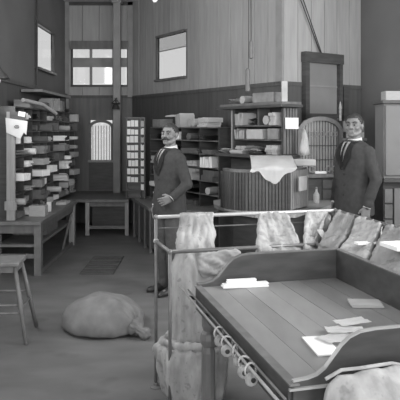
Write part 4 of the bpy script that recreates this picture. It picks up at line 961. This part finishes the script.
    for s in (-1, 1):
        chain(bm, [(0.088*s, 0, 0.84), (0.097*s, -0.012, 0.48), (0.10*s, 0.012, 0.10)], [0.098, 0.080, 0.072])
        capsule(bm, (0.10*s, -0.01, 0.09), 0.066, (0.10*s, -0.02, 0.075), 0.06)
    ob = part('trousers', bm, 'trouser', g, local=True); fuse(ob, 0.009, 4); crumple(ob.data, 0.006, 11, 2)
    for s in (-1, 1):
        bm = nb(); rows = [(0.07, 0.030, 0.0), (0.03, 0.040, 0.0), (-0.04, 0.044, 0.0), (-0.12, 0.046, 0.0), (-0.18, 0.036, 0.0), (-0.205, 0.014, 0.0)]; hts = [0.075, 0.10, 0.10, 0.07, 0.05, 0.03]
        rings = []
        for (y, w_, _), h in zip(rows, hts):
            rings.append([Vector((0.10*s+0.012*s*(-y/0.2)+w_*math.cos(q), y, max(0.001, h*0.5+h*0.5*math.sin(q)))) for q in (2*PI*j/14 for j in range(14))])
        ring_loft(bm, rings); part('shoe', bm, 'leather', g, smooth=True, local=True)
    # ---- jacket with sleeves
    bm = nb(); ell_loft(bm, [(z, a, b, 0, 0.0) for z, a, b in JR])
    for s in (-1, 1):
        A_ = arms[s]; E = Vector(A_['elbow']); Wr = Vector(A_['wrist']); cuff = E.lerp(Wr, 0.93)
        capsule(bm, (0.13*s, 0.005, 1.385), 0.066, (0.175*s, 0.008, 1.365), 0.068)
        chain(bm, [(0.175*s, 0.008, 1.365), E, cuff], [0.066, 0.054, 0.042])
    ob = part('jacket', bm, suit, g, local=True); fuse(ob, 0.008, 4); crumple(ob.data, 0.006, 9, 5)
    for s in (-1, 1):
        A_ = arms[s]; E = Vector(A_['elbow']); Wr = Vector(A_['wrist'])
        part('shirt_cuff', tube(nb(), [E.lerp(Wr, 0.95), E.lerp(Wr, 1.04)], 0.036, 14), 'shirt', g, smooth=True, local=True)
    # shirt front, tie, collar and lapels
    def patch(lo, hi, off, nz=14, nx=8, zr=(1.20, 1.462)):
        grid = []
        for i in range(nz+1):
            z = zr[0]+(zr[1]-zr[0])*i/nz; a, b = lo(i/nz), hi(i/nz)
            grid.append([Vector((a+(b-a)*k/nx, chest_y(z, a+(b-a)*k/nx)-off, z)) for k in range(nx+1)])
        return sheet(nb(), grid, 0.004)
    vw = lambda t: 0.004+0.046*t**1.05
    part('shirt_front', patch(lambda t: -vw(t), lambda t: vw(t), 0.008), 'shirt', g, smooth=True, local=True)
    part('tie', patch(lambda t: -0.012-0.006*(1-t), lambda t: 0.012+0.006*(1-t), 0.015, zr=(1.22, 1.455)), 'tie', g, smooth=True, local=True)
    for s in (-1, 1):
        f0 = (lambda t, s=s: s*vw(t)); f1 = (lambda t, s=s: s*(vw(t)+0.012+0.055*math.sin(min(1, t*1.25)*PI*0.75)))
        part('lapel', patch(f0 if s > 0 else f1, f1 if s > 0 else f0, 0.014), suit, g, smooth=True, local=True)
    for z in (1.16, 1.06, 0.97): part('button', ellipsoid(nb(), (0.012, chest_y(z, 0)-0.006, z), (0.009, 0.004, 0.009), 10), 'tie', g, smooth=True, local=True)
    bm = nb(); rings = []
    for z, r, o_ in ((1.445, 0.073, 0.0), (1.47, 0.066, 0.0), (1.495, 0.062, 0.0), (1.495, 0.056, 0.0), (1.46, 0.058, 0.0)):
        rings.append([Vector((r*math.cos(q)*0.98, 0.010+r*math.sin(q)*1.08, z+0.012*math.sin(q))) for q in (2*PI*j/28 for j in range(28))])
    ring_loft(bm, rings, cap=False); part('collar', bm, 'shirt', g, smooth=True, local=True)
    return g
clerk('moustached clerk in a dark suit standing before the shelves, one hand at his waist', (-0.315, 6.25, 0), -1.0, 1.02, 0.55,
      {1: dict(elbow=(0.26, 0.05, 1.12), wrist=(0.215, -0.10, 0.99), dir=(-0.45, -0.55, -0.30), thumb=(-0.1, -0.3, 0.9), palm=(-0.7, 0.5, 0.0)),
       -1: dict(elbow=(-0.255, 0.04, 1.12), wrist=(-0.25, -0.03, 0.87), dir=(0.02, -0.08, -1), thumb=(0.2, -1, 0), palm=(1, 0.2, 0))},
      'suit', True, -1)
clerk('clean-shaven clerk in a charcoal suit and white collar standing behind the stretched sacks', (1.565, 6.1, 0), -1.08, 1.075, 0.55,
      {1: dict(elbow=(0.265, 0.02, 1.12), wrist=(0.225, -0.05, 0.875), dir=(-0.12, -0.12, -1), thumb=(-0.4, -0.9, 0), palm=(-0.9, 0.3, 0)),
       -1: dict(elbow=(-0.255, 0.04, 1.12), wrist=(-0.25, -0.02, 0.87), dir=(0.02, -0.08, -1), thumb=(0.2, -1, 0), palm=(1, 0.2, 0))},
      'suit2', False, 1)
